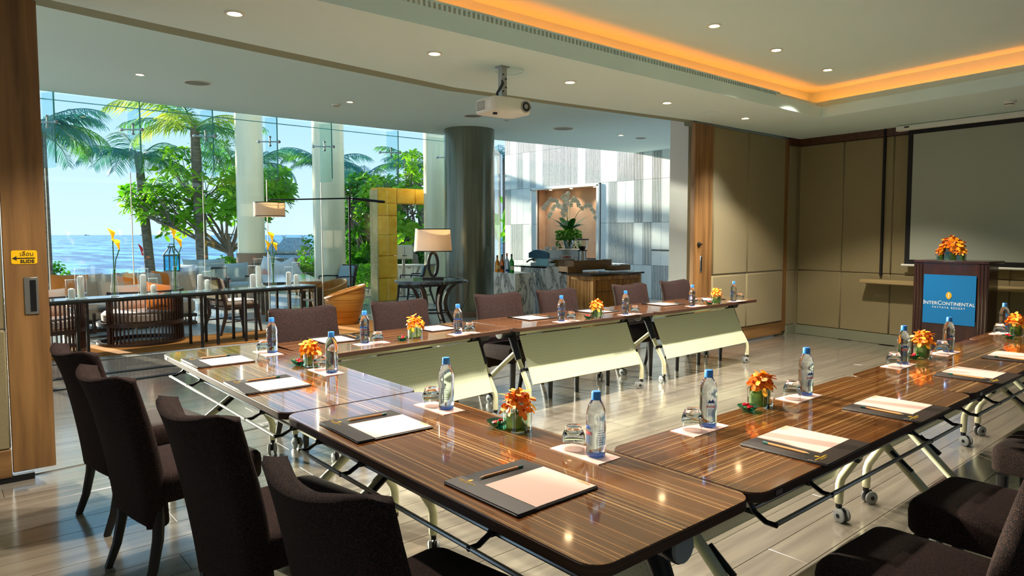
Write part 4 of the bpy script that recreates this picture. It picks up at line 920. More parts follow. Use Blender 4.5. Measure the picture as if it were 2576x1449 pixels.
for px, off, hg, r, hc, lab in ((174, .12, .23, .058, .12, 'short candle in a glass cylinder, leftmost on the console'), (198, .18, .35, .058, .26, 'tall candle in a tall glass cylinder, left of the first callas'), (356, .13, .33, .058, .25, 'tall candle in a tall glass cylinder, between the two pairs of callas'), (381, .20, .20, .05, .11, 'short candle in a glass cylinder, right of the tall one between the callas'), (500, .14, .33, .055, .22, 'tall glass cylinder candle in front of the cane chair'), (518, .24, .26, .05, .14, 'shorter glass cylinder candle in front of the cane chair'), (633, .14, .32, .06, .19, 'glass cylinder with candle left of the three callas, in front'), (648, .26, .41, .06, .30, 'tallest glass cylinder with candle left of the three callas'), (724, .14, .28, .058, .20, 'glass cylinder with candle right of the three callas'), (743, .24, .34, .058, .15, 'taller glass cylinder with short candle, last on the console')):
    t = make_hurricane(hg, r, hc); t.location = con_at(px, off); t['label'] = lab; t['group'] = 'candles in glass cylinders'
def calla_mesh():
    def f(u, v):
        a = 2*PI*u; r = .006 + .012*v + .020*v**2.6; z = .095*v + .022*v**3*math.cos(a); return (r*math.cos(a)+.010*v**4, r*math.sin(a), z)
    return MB().sheet(f, 14, 8)
cal = calla_mesh().mesh('flower', 70); cal.materials.append(MATS['calla_yellow'])
for px, off, heads, lab in ((283, .16, ((-.0, .74, .02), (.07, .62, .5)), 'slim glass vase with two yellow callas, left on the console'), (437, .16, ((-.0, .76, -.02), (.09, .64, .5)), 'slim glass vase with two yellow callas, middle of the console'), (685, .16, ((.0, .70, 0), (-.08, .58, -.4), (.06, .57, .4)), 'slim glass vase with three yellow callas, right on the console')):
    t = thing('calla_vase', lab, 'vase', con_at(px, off), cang, 'vases of yellow callas')
    obj('glass_vase', MB().lathe([(0, .0), (.042, 0), (.046, .04), (.044, .09), (.030, .2), (.026, .34), (.023, .34), (.027, .2), (.040, .09), (.038, .02), (0, .015)], 24), 'thin_clear', t)
    for nm, rr_, zz, tr in (('rim', .0245, .34, .002), ('base_rim', .043, .006, .005)): obj(nm, MB().tube([(rr_*math.cos(2*PI*i/20), rr_*math.sin(2*PI*i/20), zz) for i in range(20)], tr, 5, closed=True), 'rim_highlight', t)
    for hx, hz, ti in heads:
        s_ = obj('stem', MB().tube([(-hx*.1, 0, .02), (hx*.05, 0, .25), (hx*.35, 0, .45), (hx*1.0, 0, hz-.04)], .006, 7), 'calla_stem', t)
        o = link('flower', cal, None, t); o.location = (hx, 0, hz-.045); o.rotation_euler = (R(8), ti*.4, random.uniform(2.5, 3.6)); o.scale = (1.25, 1.25, 1.25)
# barrel armchairs of slats
def make_barrel(lab, c, r, grp, a0=213, a1=378, rz=0.0):
    t = thing('slatted_armchair', lab, 'armchair', c, rz, grp)
    def arc(rr, z, n=28): return [(rr*math.cos(R(a0+(a1-a0)*i/n)), rr*math.sin(R(a0+(a1-a0)*i/n)), z) for i in range(n+1)]
    def band(z0, z1, r0, r1, full=False):
        aa, bb = (0, 360) if full else (a0, a1); n = 36
        return MB().loft([[(q*math.cos(R(aa+(bb-aa)*i/n)), q*math.sin(R(aa+(bb-aa)*i/n)), z) for q, z in ((r0, z0), (r1, z0), (r1, z1), (r0, z1))] for i in range(n+1)], True)
    obj('base_ring', band(.0, .05, r-.04, r+.012, True), 'dark_wood', t); obj('seat_ring', band(.27, .32, r-.045, r+.004, True), 'dark_wood', t); obj('top_rail', band(.70, .745, r-.035, r+.012), 'dark_wood', t)
    N = int((a1-a0)/5.6)
    for i in range(N+1):
        a = R(a0+(a1-a0)*i/N); w_ = .045 if i in (0, N) else .011
        M = Matrix.Translation((r*.975*math.cos(a), r*.975*math.sin(a), .375)) @ Matrix.Rotation(a, 4, 'Z')
        obj('slat', MB().box((0, 0, 0), (.03 if w_ < .02 else .05, w_, .66), M), 'dark_wood', t, smooth=0)
    obj('seat_cushion', MB().lathe([(0, .315), (r-.09, .315), (r-.06, .34), (r-.055, .42), (r-.09, .455), (0, .465)], 32), 'cushion_beige', t)
    return t
ba = at(262, 881); bc = Vector((2.22, 10.72, 0))
make_barrel('round slatted armchair with beige seat, below the console', bc, .53, 'slatted barrel armchairs')
make_barrel('round slatted armchair cut by the wooden door stile', Vector((1.02, 10.55, 0)), .53, 'slatted barrel armchairs', 205, 372)
pillow('orange cushion leaning in the round slatted armchair', (2.40, 10.47, .64), R(28), -22, .46, .42, 'cushion_orange', 'cushions in the armchairs', 12)
pillow('beige cushion lying in the round slatted armchair behind the orange one', (2.15, 10.95, .62), R(15), -20, .42, .38, 'cushion_beige', 'cushions in the armchairs')
pillow('orange cushion in the armchair by the door stile', (.90, 10.35, .60), R(-20), -18, .40, .40, 'cushion_orange', 'cushions in the armchairs', -15)
pillow('beige cushion in the armchair by the door stile', (1.15, 10.62, .62), R(10), -14, .42, .38, 'cushion_beige', 'cushions in the armchairs')
ct = at(232, 853); t = thing('coffee_table', 'low dark coffee table between the slatted armchairs', 'table', (ct.x, ct.y+.3, 0), R(10))
obj('top', MB().box((0, 0, .43), (.42, .62, .03), ch=.004), 'console_top', t)
obj('apron', MB().box((0, 0, .395), (.40, .60, .04)), 'dark_wood', t)
for sx in (-1, 1):
    for sy in (-1, 1): obj('leg', MB().box((sx*.18, sy*.28, .2), (.035, .035, .4)), 'dark_wood', t)
obj('floor_bar', MB().box((0, -.28, .02), (.36, .03, .03)).box((0, .28, .02), (.36, .03, .03)), 'dark_wood', t)
# long sofa beyond the glass
sx0, sx1 = aty(205, 700, 12.75).x, aty(432, 700, 12.75).x
t = thing('sofa', 'long outdoor sofa on a slatted base behind the console, in front of the sea', 'sofa', ((sx0+sx1)/2, 12.6, 0)); sw = (sx1-sx0)+.5
obj('base', MB().box((0, .05, .16), (sw, .78, .05)).box((0, .05, .03), (sw, .78, .05)), 'dark_wood', t)
for i in range(34): obj('slat', MB().box((-sw/2+.03+(sw-.06)*i/33, -.32, .095), (.014, .03, .10)), 'dark_wood', t, smooth=0)
obj('seat_cushion', MB().box((0, 0, .31), (sw-.04, .74, .24), ch=.05), 'cushion_beige', t)
obj('back', MB().box((0, .40, .45), (sw, .06, .52)), 'dark_wood', t)
for i, (f, mt, lab) in enumerate(((.02, 'cushion_orange', 'orange cushion at the left end of the long sofa'), (.15, 'cushion_beige', 'small beige cushion lying beside the first orange one on the long sofa'), (.36, 'cushion_beige', 'big beige cushion leaning in the long sofa left of the first callas'), (.50, 'cushion_orange', 'orange cushion behind the first callas on the long sofa'), (.66, 'cushion_beige', 'beige cushion behind the tall candle on the long sofa'), (.80, 'cushion_orange', 'orange cushion right of the palm trunk on the long sofa'), (.92, 'cushion_beige', 'beige cushion near the right end of the long sofa'))):
    pillow(lab, ((sx0-.25)+sw*f+.05, 12.78+.03*(i % 2), .655), R(random.uniform(-12, 12)), -14, .50, .46, mt, 'cushions on the long sofa', random.uniform(-6, 6))
# cane back dining chair, facing right
mat('cane', (206, 184, 124), .7, bump=(260, .6), var=(120, (170, 146, 90)))
def make_cane(lab, p, rz, mt='cushion_beige', grp='wooden lounge chairs'):
    t = thing('lounge_chair', lab, 'chair', p, rz, grp)
    for s in (-1, 1):
        obj('leg', MB().tube([(s*.26, .24, .44), (s*.26, .25, .25), (s*.27, .29, 0)], [.026, .024, .017], 6), 'dark_wood', t)
        obj('leg', MB().tube([(s*.25, -.36, .86), (s*.25, -.27, .48), (s*.25, -.26, .3), (s*.27, -.36, 0)], [.018, .026, .028, .018], 6), 'dark_wood', t)
        obj('armrest', MB().tube([(s*.27, -.30, .64), (s*.29, .0, .655), (s*.29, .18, .65), (s*.28, .19, .60), (s*.27, .20, .46)], .016, 6), 'dark_wood', t)
    obj('seat_frame', MB().box((0, -.01, .40), (.52, .54, .05), ch=.005), 'dark_wood', t); obj('seat_cushion', MB().box((0, .0, .465), (.50, .54, .09), ch=.035), mt, t)
    M = Matrix.Translation((0, -.325, .70)) @ Matrix.Rotation(R(13), 4, 'X')
    obj('back_panel', MB().box((0, -.018, 0), (.44, .012, .30), M), 'cane', t); obj('back_rail', MB().box((0, -.018, .165), (.50, .03, .04), M).box((0, -.018, -.165), (.46, .03, .03), M), 'dark_wood', t)
    obj('back_cushion', MB().box((0, .045, -.05), (.46, .09, .40), M, ch=.035), mt, t)
    obj('stretcher', MB().tube([(-.26, .0, .2), (.26, .0, .2)], .011, 6).tube([(-.262, -.29, .2), (-.262, .27, .2)], .011, 6).tube([(.262, -.29, .2), (.262, .27, .2)], .011, 6), 'dark_wood', t)
    return t
make_cane('cane backed dark wooden lounge chair facing right behind the console', (3.52, 10.86, 0), R(-80))
make_cane('second wooden lounge chair at the far side of the dark dining table', (6.25, 13.1, 0), R(100), 'cushion_grey')
p = atd(1042, 700, 14.6); make_cane('grey backed wooden chair outside the glass behind the lamp table', (p.x, p.y, 0), R(-55+90), 'cushion_grey')
# dark outdoor dining table
q0, q1, q2, q3 = Vector((4.30, 11.72, 0)), Vector((5.26, 11.60, 0)), Vector((6.0, 14.1, 0)), Vector((5.02, 13.9, 0))
t = thing('dining_table', 'dark wooden dining table with thick legs just outside the glass', 'table', (5.15, 12.85, 0), R(-16.5))
obj('top', MB().box((0, 0, .655), (1.0, 2.5, .05), ch=.005), 'console_top', t); obj('apron', MB().box((0, 0, .60), (.92, 2.42, .06)), 'dark_wood', t)
for sx in (-1, 1):
    for sy in (-1, 0, 1): obj('leg', MB().box((sx*.43, sy*1.16, .30), (.085, .085, .60)), 'dark_wood', t)
# rattan tub chairs
grain('rattan', (176, 104, 28), (226, 166, 74), (.6, .6, 26), .5, .1, 0, .6, nscale=1.6)
def make_tub(lab, p, rz):
    t = thing('rattan_chair', lab, 'chair', p, rz, 'rattan tub chairs'); N = 36
    def rim(a): return .44 + .21*(.5-.5*math.cos(a))**1.0   # highest at the back (angle pi)
    def ring(k, inner):
        out = []
        for i in range(N):
            a = 2*PI*i/N; h = rim(a); z = h*k; r = (.20 + .115*math.sin(PI*.5*min(k*1.15, 1)) + .035*k*(.5-.5*math.cos(a))) - (.045 if inner else 0)
            if inner: z = max(z, .36)
            out.append((r*math.cos(a), r*math.sin(a)*1.0, z))
        return out
    obj('shell', MB().loft([ring(k/12, False) for k in range(13)] + [[(x*.93, y*.93, z+.008) for x, y, z in ring(1, False)]] + [ring(1-k/5, True) for k in range(6)], True), 'rattan', t, smooth=60)
    obj('rim', MB().tube([(x*.965, y*.965, z+.006) for x, y, z in ring(1, False)], .022, 8, closed=True), 'rattan', t)
    obj('seat_cushion', MB().lathe([(0, .34), (.22, .34), (.25, .37), (.24, .42), (0, .44)], 28), 'cushion_beige', t)
    return t
make_tub('rattan tub chair nearest the dark chairs, its back to the right', (5.22, 10.62, 0), R(150))
p = aty(818, 760, 12.1); make_tub('second rattan tub chair behind the first, partly hidden', (p.x, 11.95, 0), R(190))
# arc floor lamp
t = thing('arm_floor_lamp', 'tall black lamp with a long arm and a drum shade hanging at its left end', 'lamp', (aty(880, 600, 11.1).x, 11.1, 0)); bx = t.location.x
mat('shade_linen', (246, 236, 220), .8, sub=0); ms = MATS['shade_linen']; tt = ms.node_tree; tl = node(tt, 'ShaderNodeBsdfTranslucent'); tl.inputs[0].default_value = L4(246, 226, 196); mxs = node(tt, 'ShaderNodeMixShader'); mxs.inputs[0].default_value = .4
tt.links.new(tt.nodes['Principled BSDF'].outputs[0], mxs.inputs[1]); tt.links.new(tl.outputs[0], mxs.inputs[2]); tt.links.new(mxs.outputs[0], tt.nodes['Material Output'].inputs[0])
hz = aty(880, 499, 11.1).z; lx_, rx_ = aty(677, 503, 11.1), aty(967, 508, 11.1)
obj('base', MB().lathe([(.16, 0), (.16, .025), (.03, .035), (.0, .035)], 24), 'black_metal', t); obj('pole', MB().tube([(0, 0, .03), (0, 0, hz+.03)], .016, 10), 'black_metal', t)
obj('arm', MB().tube([(lx_.x-bx, 0, lx_.z), (0, 0, hz), (rx_.x-bx, 0, rx_.z)], [.011, .013, .016], 8), 'black_metal', t)
obj('counterweight', MB().tube([(.05, 0, hz-.002), (rx_.x-bx, 0, rx_.z)], .024, 10), 'black_plastic', t)
sr = 39*11.3/FP*.98; s1 = aty(679, 509, 11.1).z; s2 = aty(679, 545, 11.1).z; SMt = Matrix.Translation((lx_.x-bx, 0, 0))
obj('lamp_shade', MB().lathe([(sr*.96, s2), (sr*.96, s1), (sr*.95, s1), (sr*.95, s2), (sr*.96, s2)], 36, SMt, False), 'shade_linen', t)
obj('shade_trim', MB().lathe([(sr*.972, s1-.012), (sr*.972, s1), (sr*.95, s1)], 36, SMt, False).lathe([(sr*.972, s2+.012), (sr*.972, s2), (sr*.95, s2)], 36, SMt, False).box((0, 0, s1-.002), (2*sr*.95, .012, .006), SMt).tube([(0, 0, s1), (0, 0, lx_.z)], .008, 6, M=SMt), 'black_metal', t)
bl = obj('bulb', MB().lathe([(0, s1-.16), (.03, s1-.13), (.03, s1-.09), (.012, s1-.05), (.012, s1)], 12, SMt), 'bulb_glow', t)
def plamp(p, e_, r=.05):
    ld = bpy.data.lights.new('lamp_light', 'POINT'); ld.energy = e_; ld.color = (1, .72, .42); ld.shadow_soft_size = r; lo = bpy.data.objects.new('lamp_light', ld); COL.objects.link(lo); lo.location = p
plamp((lx_.x, 11.1, s1-.12), .8)
# round lamp table
rt = atd(1086, 703, 11.3); r_ = .605
t = thing('round_table', 'round dark table on curved legs carrying a table lamp, before the dark column', 'table', (rt.x, rt.y, 0))
obj('top', MB().lathe([(0, .715), (r_-.01, .715), (r_, .722), (r_, .758), (r_-.008, .765), (0, .765)], 48), 'console_top', t)
obj('collar', MB().lathe([(.26, .66), (.30, .69), (.36, .715)], 32, cap=False).lathe([(0, .68), (.2, .68), (.2, .715)], 32), 'dark_wood', t)
for k in range(6):
    a = R(30+60*k); pr = [(.46, .71), (.38, .68), (.29, .60), (.235, .49), (.215, .38), (.235, .26), (.30, .13), (.38, .0)]
    obj('leg', MB().loft([[(rr*math.cos(a)-sx*.028*math.sin(a)+sy*.030*math.cos(a), rr*math.sin(a)+sx*.028*math.cos(a)+sy*.030*math.sin(a), z) for sx, sy in ((-1, -1), (1, -1), (1, 1), (-1, 1))] for rr, z in pr]), 'dark_wood', t, smooth=50)
obj('foot_ring', MB().tube([(.245*math.cos(2*PI*i/30), .245*math.sin(2*PI*i/30), .23) for i in range(30)], .014, 6, closed=True), 'dark_wood', t)
lm = thing('table_lamp', 'table lamp with oval ring base and wide linen shade', 'lamp', (rt.x+.03, rt.y, .7655), YAW-R(90))
mat('lamp_bronze', (54, 50, 46), .4, metal=.4)
obj('base', MB().box((0, 0, .018), (.34, .16, .035), ch=.004), 'lamp_bronze', lm)
obj('ring', MB().tube([(.075*math.cos(2*PI*i/32), 0, .245+.195*math.sin(2*PI*i/32)) for i in range(32)], .026, 8, closed=True), 'lamp_bronze', lm)
zb_, zt_ = .455, .83; LMM = Matrix.Scale(.62, 4, (0, 1, 0))
obj('lamp_shade', MB().lathe([(.315, zb_), (.285, zt_), (.281, zt_), (.311, zb_), (.315, zb_)], 40, LMM, False), 'shade_linen', lm)
obj('shade_trim', MB().lathe([(.318, zb_), (.316, zb_+.014)], 40, LMM, False).lathe([(.290, zt_-.014), (.288, zt_)], 40, LMM, False), 'black_metal', lm)
obj('bulb', MB().lathe([(0, .56), (.03, .58), (.03, .63), (.012, .66)], 12), 'bulb_glow', lm); plamp((rt.x+.03, rt.y, 1.38), 1.6, .06)
cbl = [Vector((rt.x+.10, rt.y-.05, .772)), Vector((rt.x+.25, rt.y-.14, .80)), Vector((rt.x+.36, rt.y-.22, .772)), Vector((rt.x+.50, rt.y-.36, .74)), Vector((rt.x+.46, rt.y-.36, .45)), Vector((rt.x+.34, rt.y-.22, .12)), Vector((rt.x+.30, rt.y-.18, .012))]
tag(obj('lamp_cord', MB().tube(cbl, .005, 6), 'black_plastic'), 'thin black lamp cord hanging from the round table to the floor', 'cord')
fc = at(893, 772); cpts = [fc+Vector((.06*math.cos(i*1.1)+.02*i, .08*math.sin(i*1.3), .012+.006*(i % 3))) for i in range(14)]
tag(obj('floor_cable', MB().tube(cpts, .007, 6), 'black_plastic'), 'small tangle of black cable on the floor beside the rattan chair', 'cable')
# ---------------------------------------------------------------- bar
marble('marble', (240, 244, 238), (96, 102, 98), 2.2); grain('bar_wood', (150, 100, 36), (206, 152, 72), (14, 14, .8), .45); mat('bar_top', (40, 38, 34), .15, coat=.3); mat('bar_gap', (58, 34, 12), .8); grain('riser_wood', (108, 76, 34), (138, 102, 52), (2, 14, 14), .45)
def block_at(pc, pl, pr, ptop, D):  # corner column, left end and right end in the picture, height of the top
    c = atd(pc, ptop, D); yl = atx(pl, 600, c.x).y; xr = aty(pr, 600, c.y).x; return c, yl-c.y, xr-c.x
def block(name, lab, cat, mt, pc, pl, pr, ptop, D, deep=None, group=None):
    c, ly, lx = block_at(pc, pl, pr, ptop, D)
    t = thing(name, lab, cat, (c.x, c.y, 0), 0, group); return t, c, ly, lx
t, c, ly, lx = block('marble_counter', 'low veined marble counter block with bottles on it', 'counter', 'marble', 1296, 1246, 1346, 688, 11.4); ly += .05; ly1 = ly; bar1 = c.z; bx1, by1 = c.x, c.y
obj('front_slab', MB().box((lx/2, .012, c.z/2), (lx, .024, c.z)), 'marble', t); obj('side_slab', MB().box((.012, ly/2+.012, c.z/2), (.024, ly-.024, c.z)), 'marble', t); obj('top_slab', MB().box((lx/2+.012, ly/2+.012, c.z-.012), (lx-.026, ly-.026, .024)), 'marble', t)
t, c, ly, lx = block('marble_counter', 'taller veined marble counter block under the coffee machine', 'counter', 'marble', 1377, 1310, 1429, 672, 11.9); bar2 = c
obj('front_slab', MB().box((lx/2, .012, c.z/2), (lx, .024, c.z)), 'marble', t); obj('side_slab', MB().box((.012, ly/2+.012, c.z/2), (.024, ly-.024, c.z)), 'marble', t); obj('top_slab', MB().box((lx/2+.85, ly/2+.16, c.z-.012), (lx+1.7, ly+.27, .024)), 'marble', t)
t, c, ly, lx = block('slatted_counter', 'wooden counter faced with vertical slats and a dark top', 'counter', 'bar_wood', 1492, 1429, 1612, 690, 10.3); sc_c = c
hz = c.z-.03
obj('core', MB().box((lx/2, ly/2, hz/2), (lx-.05, ly-.05, hz-.01)), 'bar_gap', t)
obj('top', MB().box((lx/2-.03, ly/2, c.z-.012), (lx+.14, ly+.10, .03), ch=.004), 'bar_top', t)
for nm, (x, y, w_, d_) in (('corner_post', (.015, .015, .05, .05)), ('corner_post', (lx-.015, .015, .05, .05)), ('corner_post', (.015, ly-.015, .05, .05))): obj(nm, MB().box((x, y, hz/2), (w_, d_, hz)), 'bar_wood', t)
obj('top_rail', MB().box((lx/2, .012, hz-.035), (lx-.08, .03, .06)).box((.012, ly/2, hz-.035), (.03, ly-.08, .06)), 'bar_wood', t)
n1, n2 = 30, 15
for i in range(n1): obj('slat', MB().box((.055+(lx-.11)*i/(n1-1), .010, (hz-.07)/2), ((lx-.11)/n1*.58, .03, hz-.07)), 'bar_wood', t, smooth=0)
for i in range(n2): obj('slat', MB().box((.010, .055+(ly-.11)*i/(n2-1), (hz-.07)/2), (.03, (ly-.11)/n2*.58, hz-.07)), 'bar_wood', t, smooth=0)
obj('drawer_line', MB().box((lx/2, -.006, hz*.72), (lx-.10, .006, .008)), 'bar_gap', t)
for px0, px1, py0, py1, D, lab in ((1443, 1539, 656, 681, 10.75, 'long upright olive wooden tray on the slatted counter'), (1405, 1446, 654, 674, 12.12, 'short brown wooden tray behind, left of the long one'), (1545, 1586, 668, 681, 10.9, 'low wooden tray at the right end of the slatted counter'), (1428, 1466, 671, 687, 10.55, 'pale wooden tray front over the side slats')):
    a_, b_ = atd(px0, py1, D), atd(px1, py1, D); zt_ = atd(px0, py0, D).z; y_ = a_.y; x1 = aty(px1, py1, y_).x
    o = thing('wooden_tray', lab, 'tray', (a_.x, y_, a_.z), 0, 'wooden trays on the counter'); hh = zt_-a_.z
    obj('front_board', MB().box(((x1-a_.x)/2, .01, hh/2), (x1-a_.x, .02, hh), ch=.002), 'riser_wood', o); obj('bottom_board', MB().box(((x1-a_.x)/2, .11, .008), (x1-a_.x, .18, .016)), 'riser_wood', o); obj('end_board', MB().box((.01, .11, hh/2), (.02, .18, hh)).box((x1-a_.x-.01, .11, hh/2), (.02, .18, hh)), 'riser_wood', o)
# bottles
for nm, px, py, hgt, colr, capc, lab, lbl in (('whisky', 1250, 684, .29, (236, 150, 30), (60, 30, 16), 'amber liquor bottle with orange neck, first by the dark column', (240, 214, 140)), ('whisky_b', 1263, 685, .31, (214, 110, 24), (30, 26, 22), 'brown whisky bottle with slanted label, second from the column', (60, 34, 18)), ('gin', 1275, 684, .33, (210, 226, 246), (200, 120, 100), 'clear liquor bottle with blue foot, third from the column', (40, 80, 170)), ('green', 1287, 681, .32, (10, 150, 30), (24, 40, 20), 'green liquor bottle, rightmost of the four', (220, 226, 210))):
    p = at(px, py, bar1); t = thing('liquor_bottle', lab, 'bottle', (bx1+.046, min(atx(px, 600, bx1+.046).y, by1+ly1-.045), bar1+.0005), 0, 'liquor bottles on the marble counter')
    mat('liq_'+nm, colr, .05, trans=.6, ior=1.4, coat=.5); mat('cap_'+nm, capc, .4); mat('lab_'+nm, lbl, .6); s_ = hgt/.31
    obj('body', MB().lathe([(0, .004), (.038, 0), (.042, .006), (.042, .17*s_), (.034, .20*s_), (.016, .225*s_), (.0135, .27*s_), (0, .27*s_)], 20), 'liq_'+nm, t)
    obj('cap', MB().lathe([(.0155, .262*s_), (.016, .305*s_), (.012, .31*s_), (0, .31*s_)], 14), 'cap_'+nm, t); obj('label', patch(.0426, -70, 70, .02 if nm == 'gin' else .05, .06 if nm == 'gin' else .12), 'lab_'+nm, t)
# coffee machine on the taller block
mz = bar2.z+.001; mc = atd(1381, 672, 12.05); ml = atx(1334, 650, mc.x).y-mc.y; mr = aty(1475, 650, mc.y).x-mc.x; mh = atd(1381, 628, 12.05).z-mz
mat('machine_silver', (196, 206, 202), .25, metal=.5); mat('machine_blue', (44, 86, 108), .35); mat('machine_pale', (150, 206, 214), .3)
t = thing('coffee_machine', 'silver and blue coffee machine with a red lettered badge', 'coffee machine', (mc.x, mc.y, mz))
obj('housing', MB().box((mr/2, ml/2, mh*.62), (mr, ml*.8, mh*.72), ch=.012), 'machine_silver', t); obj('base', MB().box((mr/2, ml/2, .03), (mr, ml, .06), ch=.008), 'machine_silver', t)
def side(u, v): return None
sp_ = MB(); n_ = 14
arcp = [(ml*i/n_, mh*.62 + (mh*.36)*(.45+.55*math.sin(PI*i/n_))) for i in range(n_+1)]
sp_.loft([[(x_, y, z) for x_ in (-.03, .03) for y, z in ()] for _ in ()]) if False else None
poly_ = arcp + [(ml, mh*.48), (0, mh*.48)]
sp_.loft([[(x_, y, z) for y, z in poly_] for x_ in (-.04, .02)], True); obj('side_cheek', sp_, 'machine_blue', t, smooth=30)
obj('side_panel', MB().box((-.006, ml*.35, mh*.26), (.02, ml*.62, mh*.44), ch=.005), 'machine_pale', t)
obj('group_handle', MB().tube([(-.02, ml*.75, mh*.42), (-.06, ml*.9, mh*.36), (-.09, ml*1.0, mh*.22)], .014, 8), 'black_plastic', t); obj('steam_pipe', MB().tube([(-.03, ml*.6, mh*.44), (-.06, ml*.62, mh*.30), (-.06, ml*.6, mh*.08)], .007, 6), 'chrome', t)
bd = obj('badge', MB().prism(rrect(.32, .085, .04, 6), 0, .008, Matrix.Translation((mr*.5, ml*.10-.001, mh*.52)) @ Matrix.Rotation(R(90), 4, 'X')), 'white_paint', t)
mat('badge_red', (196, 30, 40), .5); BT = Matrix.Translation((mr*.5, ml*.10-.0105, mh*.52)) @ Matrix.Rotation(R(90), 4, 'X')
text('maker_name', 'LaCIMBALI', .052, 'badge_red', bd, BT, bold=.001)
obj('trim_line', MB().box((mr/2, ml*.10-.002, mh*.46), (mr*.95, .006, .008)), 'chrome', t)
for i in range(4): obj('cup', MB().lathe([(.018, 0), (.03, .01), (.036, .05), (.033, .05), (.027, .012), (0, .008)], 14, Matrix.Translation((mr*(.12+.09*i), ml*(.3+.25*(i % 2)), mh*.985))), 'white_paint', t)
# grinder
gc = atd(1487, 657, 12.15); t = thing('coffee_grinder', 'coffee grinder with a clear bean hopper right of the coffee machine', 'grinder', (gc.x, gc.y+.22, mz)); 
gz = atd(1487, 632, 12.15).z-mz; gt = atd(1487, 601, 12.15).z-mz
obj('body', MB().lathe([(.11, 0), (.105, .03), (.075, gz*.6), (.07, gz)], 20), 'steel', t); obj('collar', MB().lathe([(.085, gz), (.085, gz+.02)], 20), 'black_plastic', t)
obj('hopper', MB().lathe([(.05, gz+.02), (.075, gz+.06), (.115, gt-.02), (.118, gt-.02), (.08, gz+.055), (.053, gz+.02)], 24, cap=False), 'thin_clear', t); obj('lid', MB().lathe([(.122, gt-.02), (.122, gt), (.0, gt+.004)], 24), 'black_plastic', t); obj('beans', MB().lathe([(.04, gz+.02), (.075, gz+.07), (.05, gz+.085), (0, gz+.09)], 16), 'bar_gap', t)
# orchid pot on the machine
pz = mz+mh+.004; pc = atd(1432, 625, 12.3); t = thing('orchid_pot', 'big white orchid with dark green leaves in a silver pot', 'plant', (mc.x+mr*.55+.16, mc.y+ml*.5-.05, pz))
k_ = 12.3/FP
leafmat('orchid_leaf', (12, 66, 18), (40, 116, 40), .15, 6); leafmat('ivy_leaf', (40, 120, 20), (110, 170, 40), .3, 8); mat('orchid_white', (250, 248, 240), .5); mat('orchid_heart', (236, 200, 60), .5)
obj('pot', MB().lathe([(.0, 0), (.07, 0), (.078, .02), (.112, .16), (.106, .16), (.07, .03), (0, .03)], 24), 'chrome', t)
iv = MB(); rr = random.Random(5)
for i in range(720):
    a = rr.uniform(0, 2*PI); rad = .24*math.sqrt(rr.random()); z = .16 + rr.uniform(0, .26)*(1-.4*rad/.24); 
    if rr.random() < .12: z = .16-rr.uniform(0, .14); rad = rr.uniform(.16, .24)
    M = Matrix.Translation((rad*math.cos(a), rad*math.sin(a), z)) @ Euler((rr.uniform(-1, 1), rr.uniform(-1, 1), rr.uniform(0, 6))).to_matrix().to_4x4()
    iv.add([(-.020, 0, 0), (0, -.024, .003), (.020, 0, 0), (0, .028, 0)], [(0, 1, 2, 3)], M)
obj('ivy', iv, 'ivy_leaf', t, 'stuff', smooth=0)
for i in range(13):
    a = i*2.4; ln = .24+.04*(i % 3); up_ = .75+.45*(i % 2)
    def lf(u, v, a=a, ln=ln, up_=up_):
        w_ = .065*math.sin(PI*min(.1+.9*v, 1))**.6; x = (u-.5)*2*w_; r_ = .05+ln*v; z_ = .34+ln*up_*v - .22*v*v*ln*2 + .25*abs(u-.5)*w_
        return (r_*math.cos(a)-x*math.sin(a), r_*math.sin(a)+x*math.cos(a), z_)
    obj('leaf', MB().sheet(lf, 4, 8), 'orchid_leaf', t, smooth=60)
of = MB(); 
for k in range(5):
    a = 2*PI*k/5+.3; ln, wd = (.042, .024) if k in (1, 4) else (.040, .016)
    q = MB().sheet(lambda u, v, a=a, ln=ln, wd=wd: ((ln*v)*math.cos(a)-((u-.5)*2*wd*math.sin(PI*min(.1+.85*v, 1)))*math.sin(a), (ln*v)*math.sin(a)+((u-.5)*2*wd*math.sin(PI*min(.1+.85*v, 1)))*math.cos(a), .004+.006*v), 3, 4); of.add(q.v, q.f)
of = of.mesh('flower', 60); of.materials.append(MATS['orchid_white'])
oh = MB().lathe([(0, .004), (.008, .008), (.006, .018), (0, .02)], 8).mesh('flower_heart', 40); oh.materials.append(MATS['orchid_heart'])
o_org = Vector((t.location.x, t.location.y, 0)); e_r = Vector((math.sin(YAW), -math.cos(YAW), 0)); e_f = Vector((math.cos(YAW), math.sin(YAW), 0))
opx = 1432
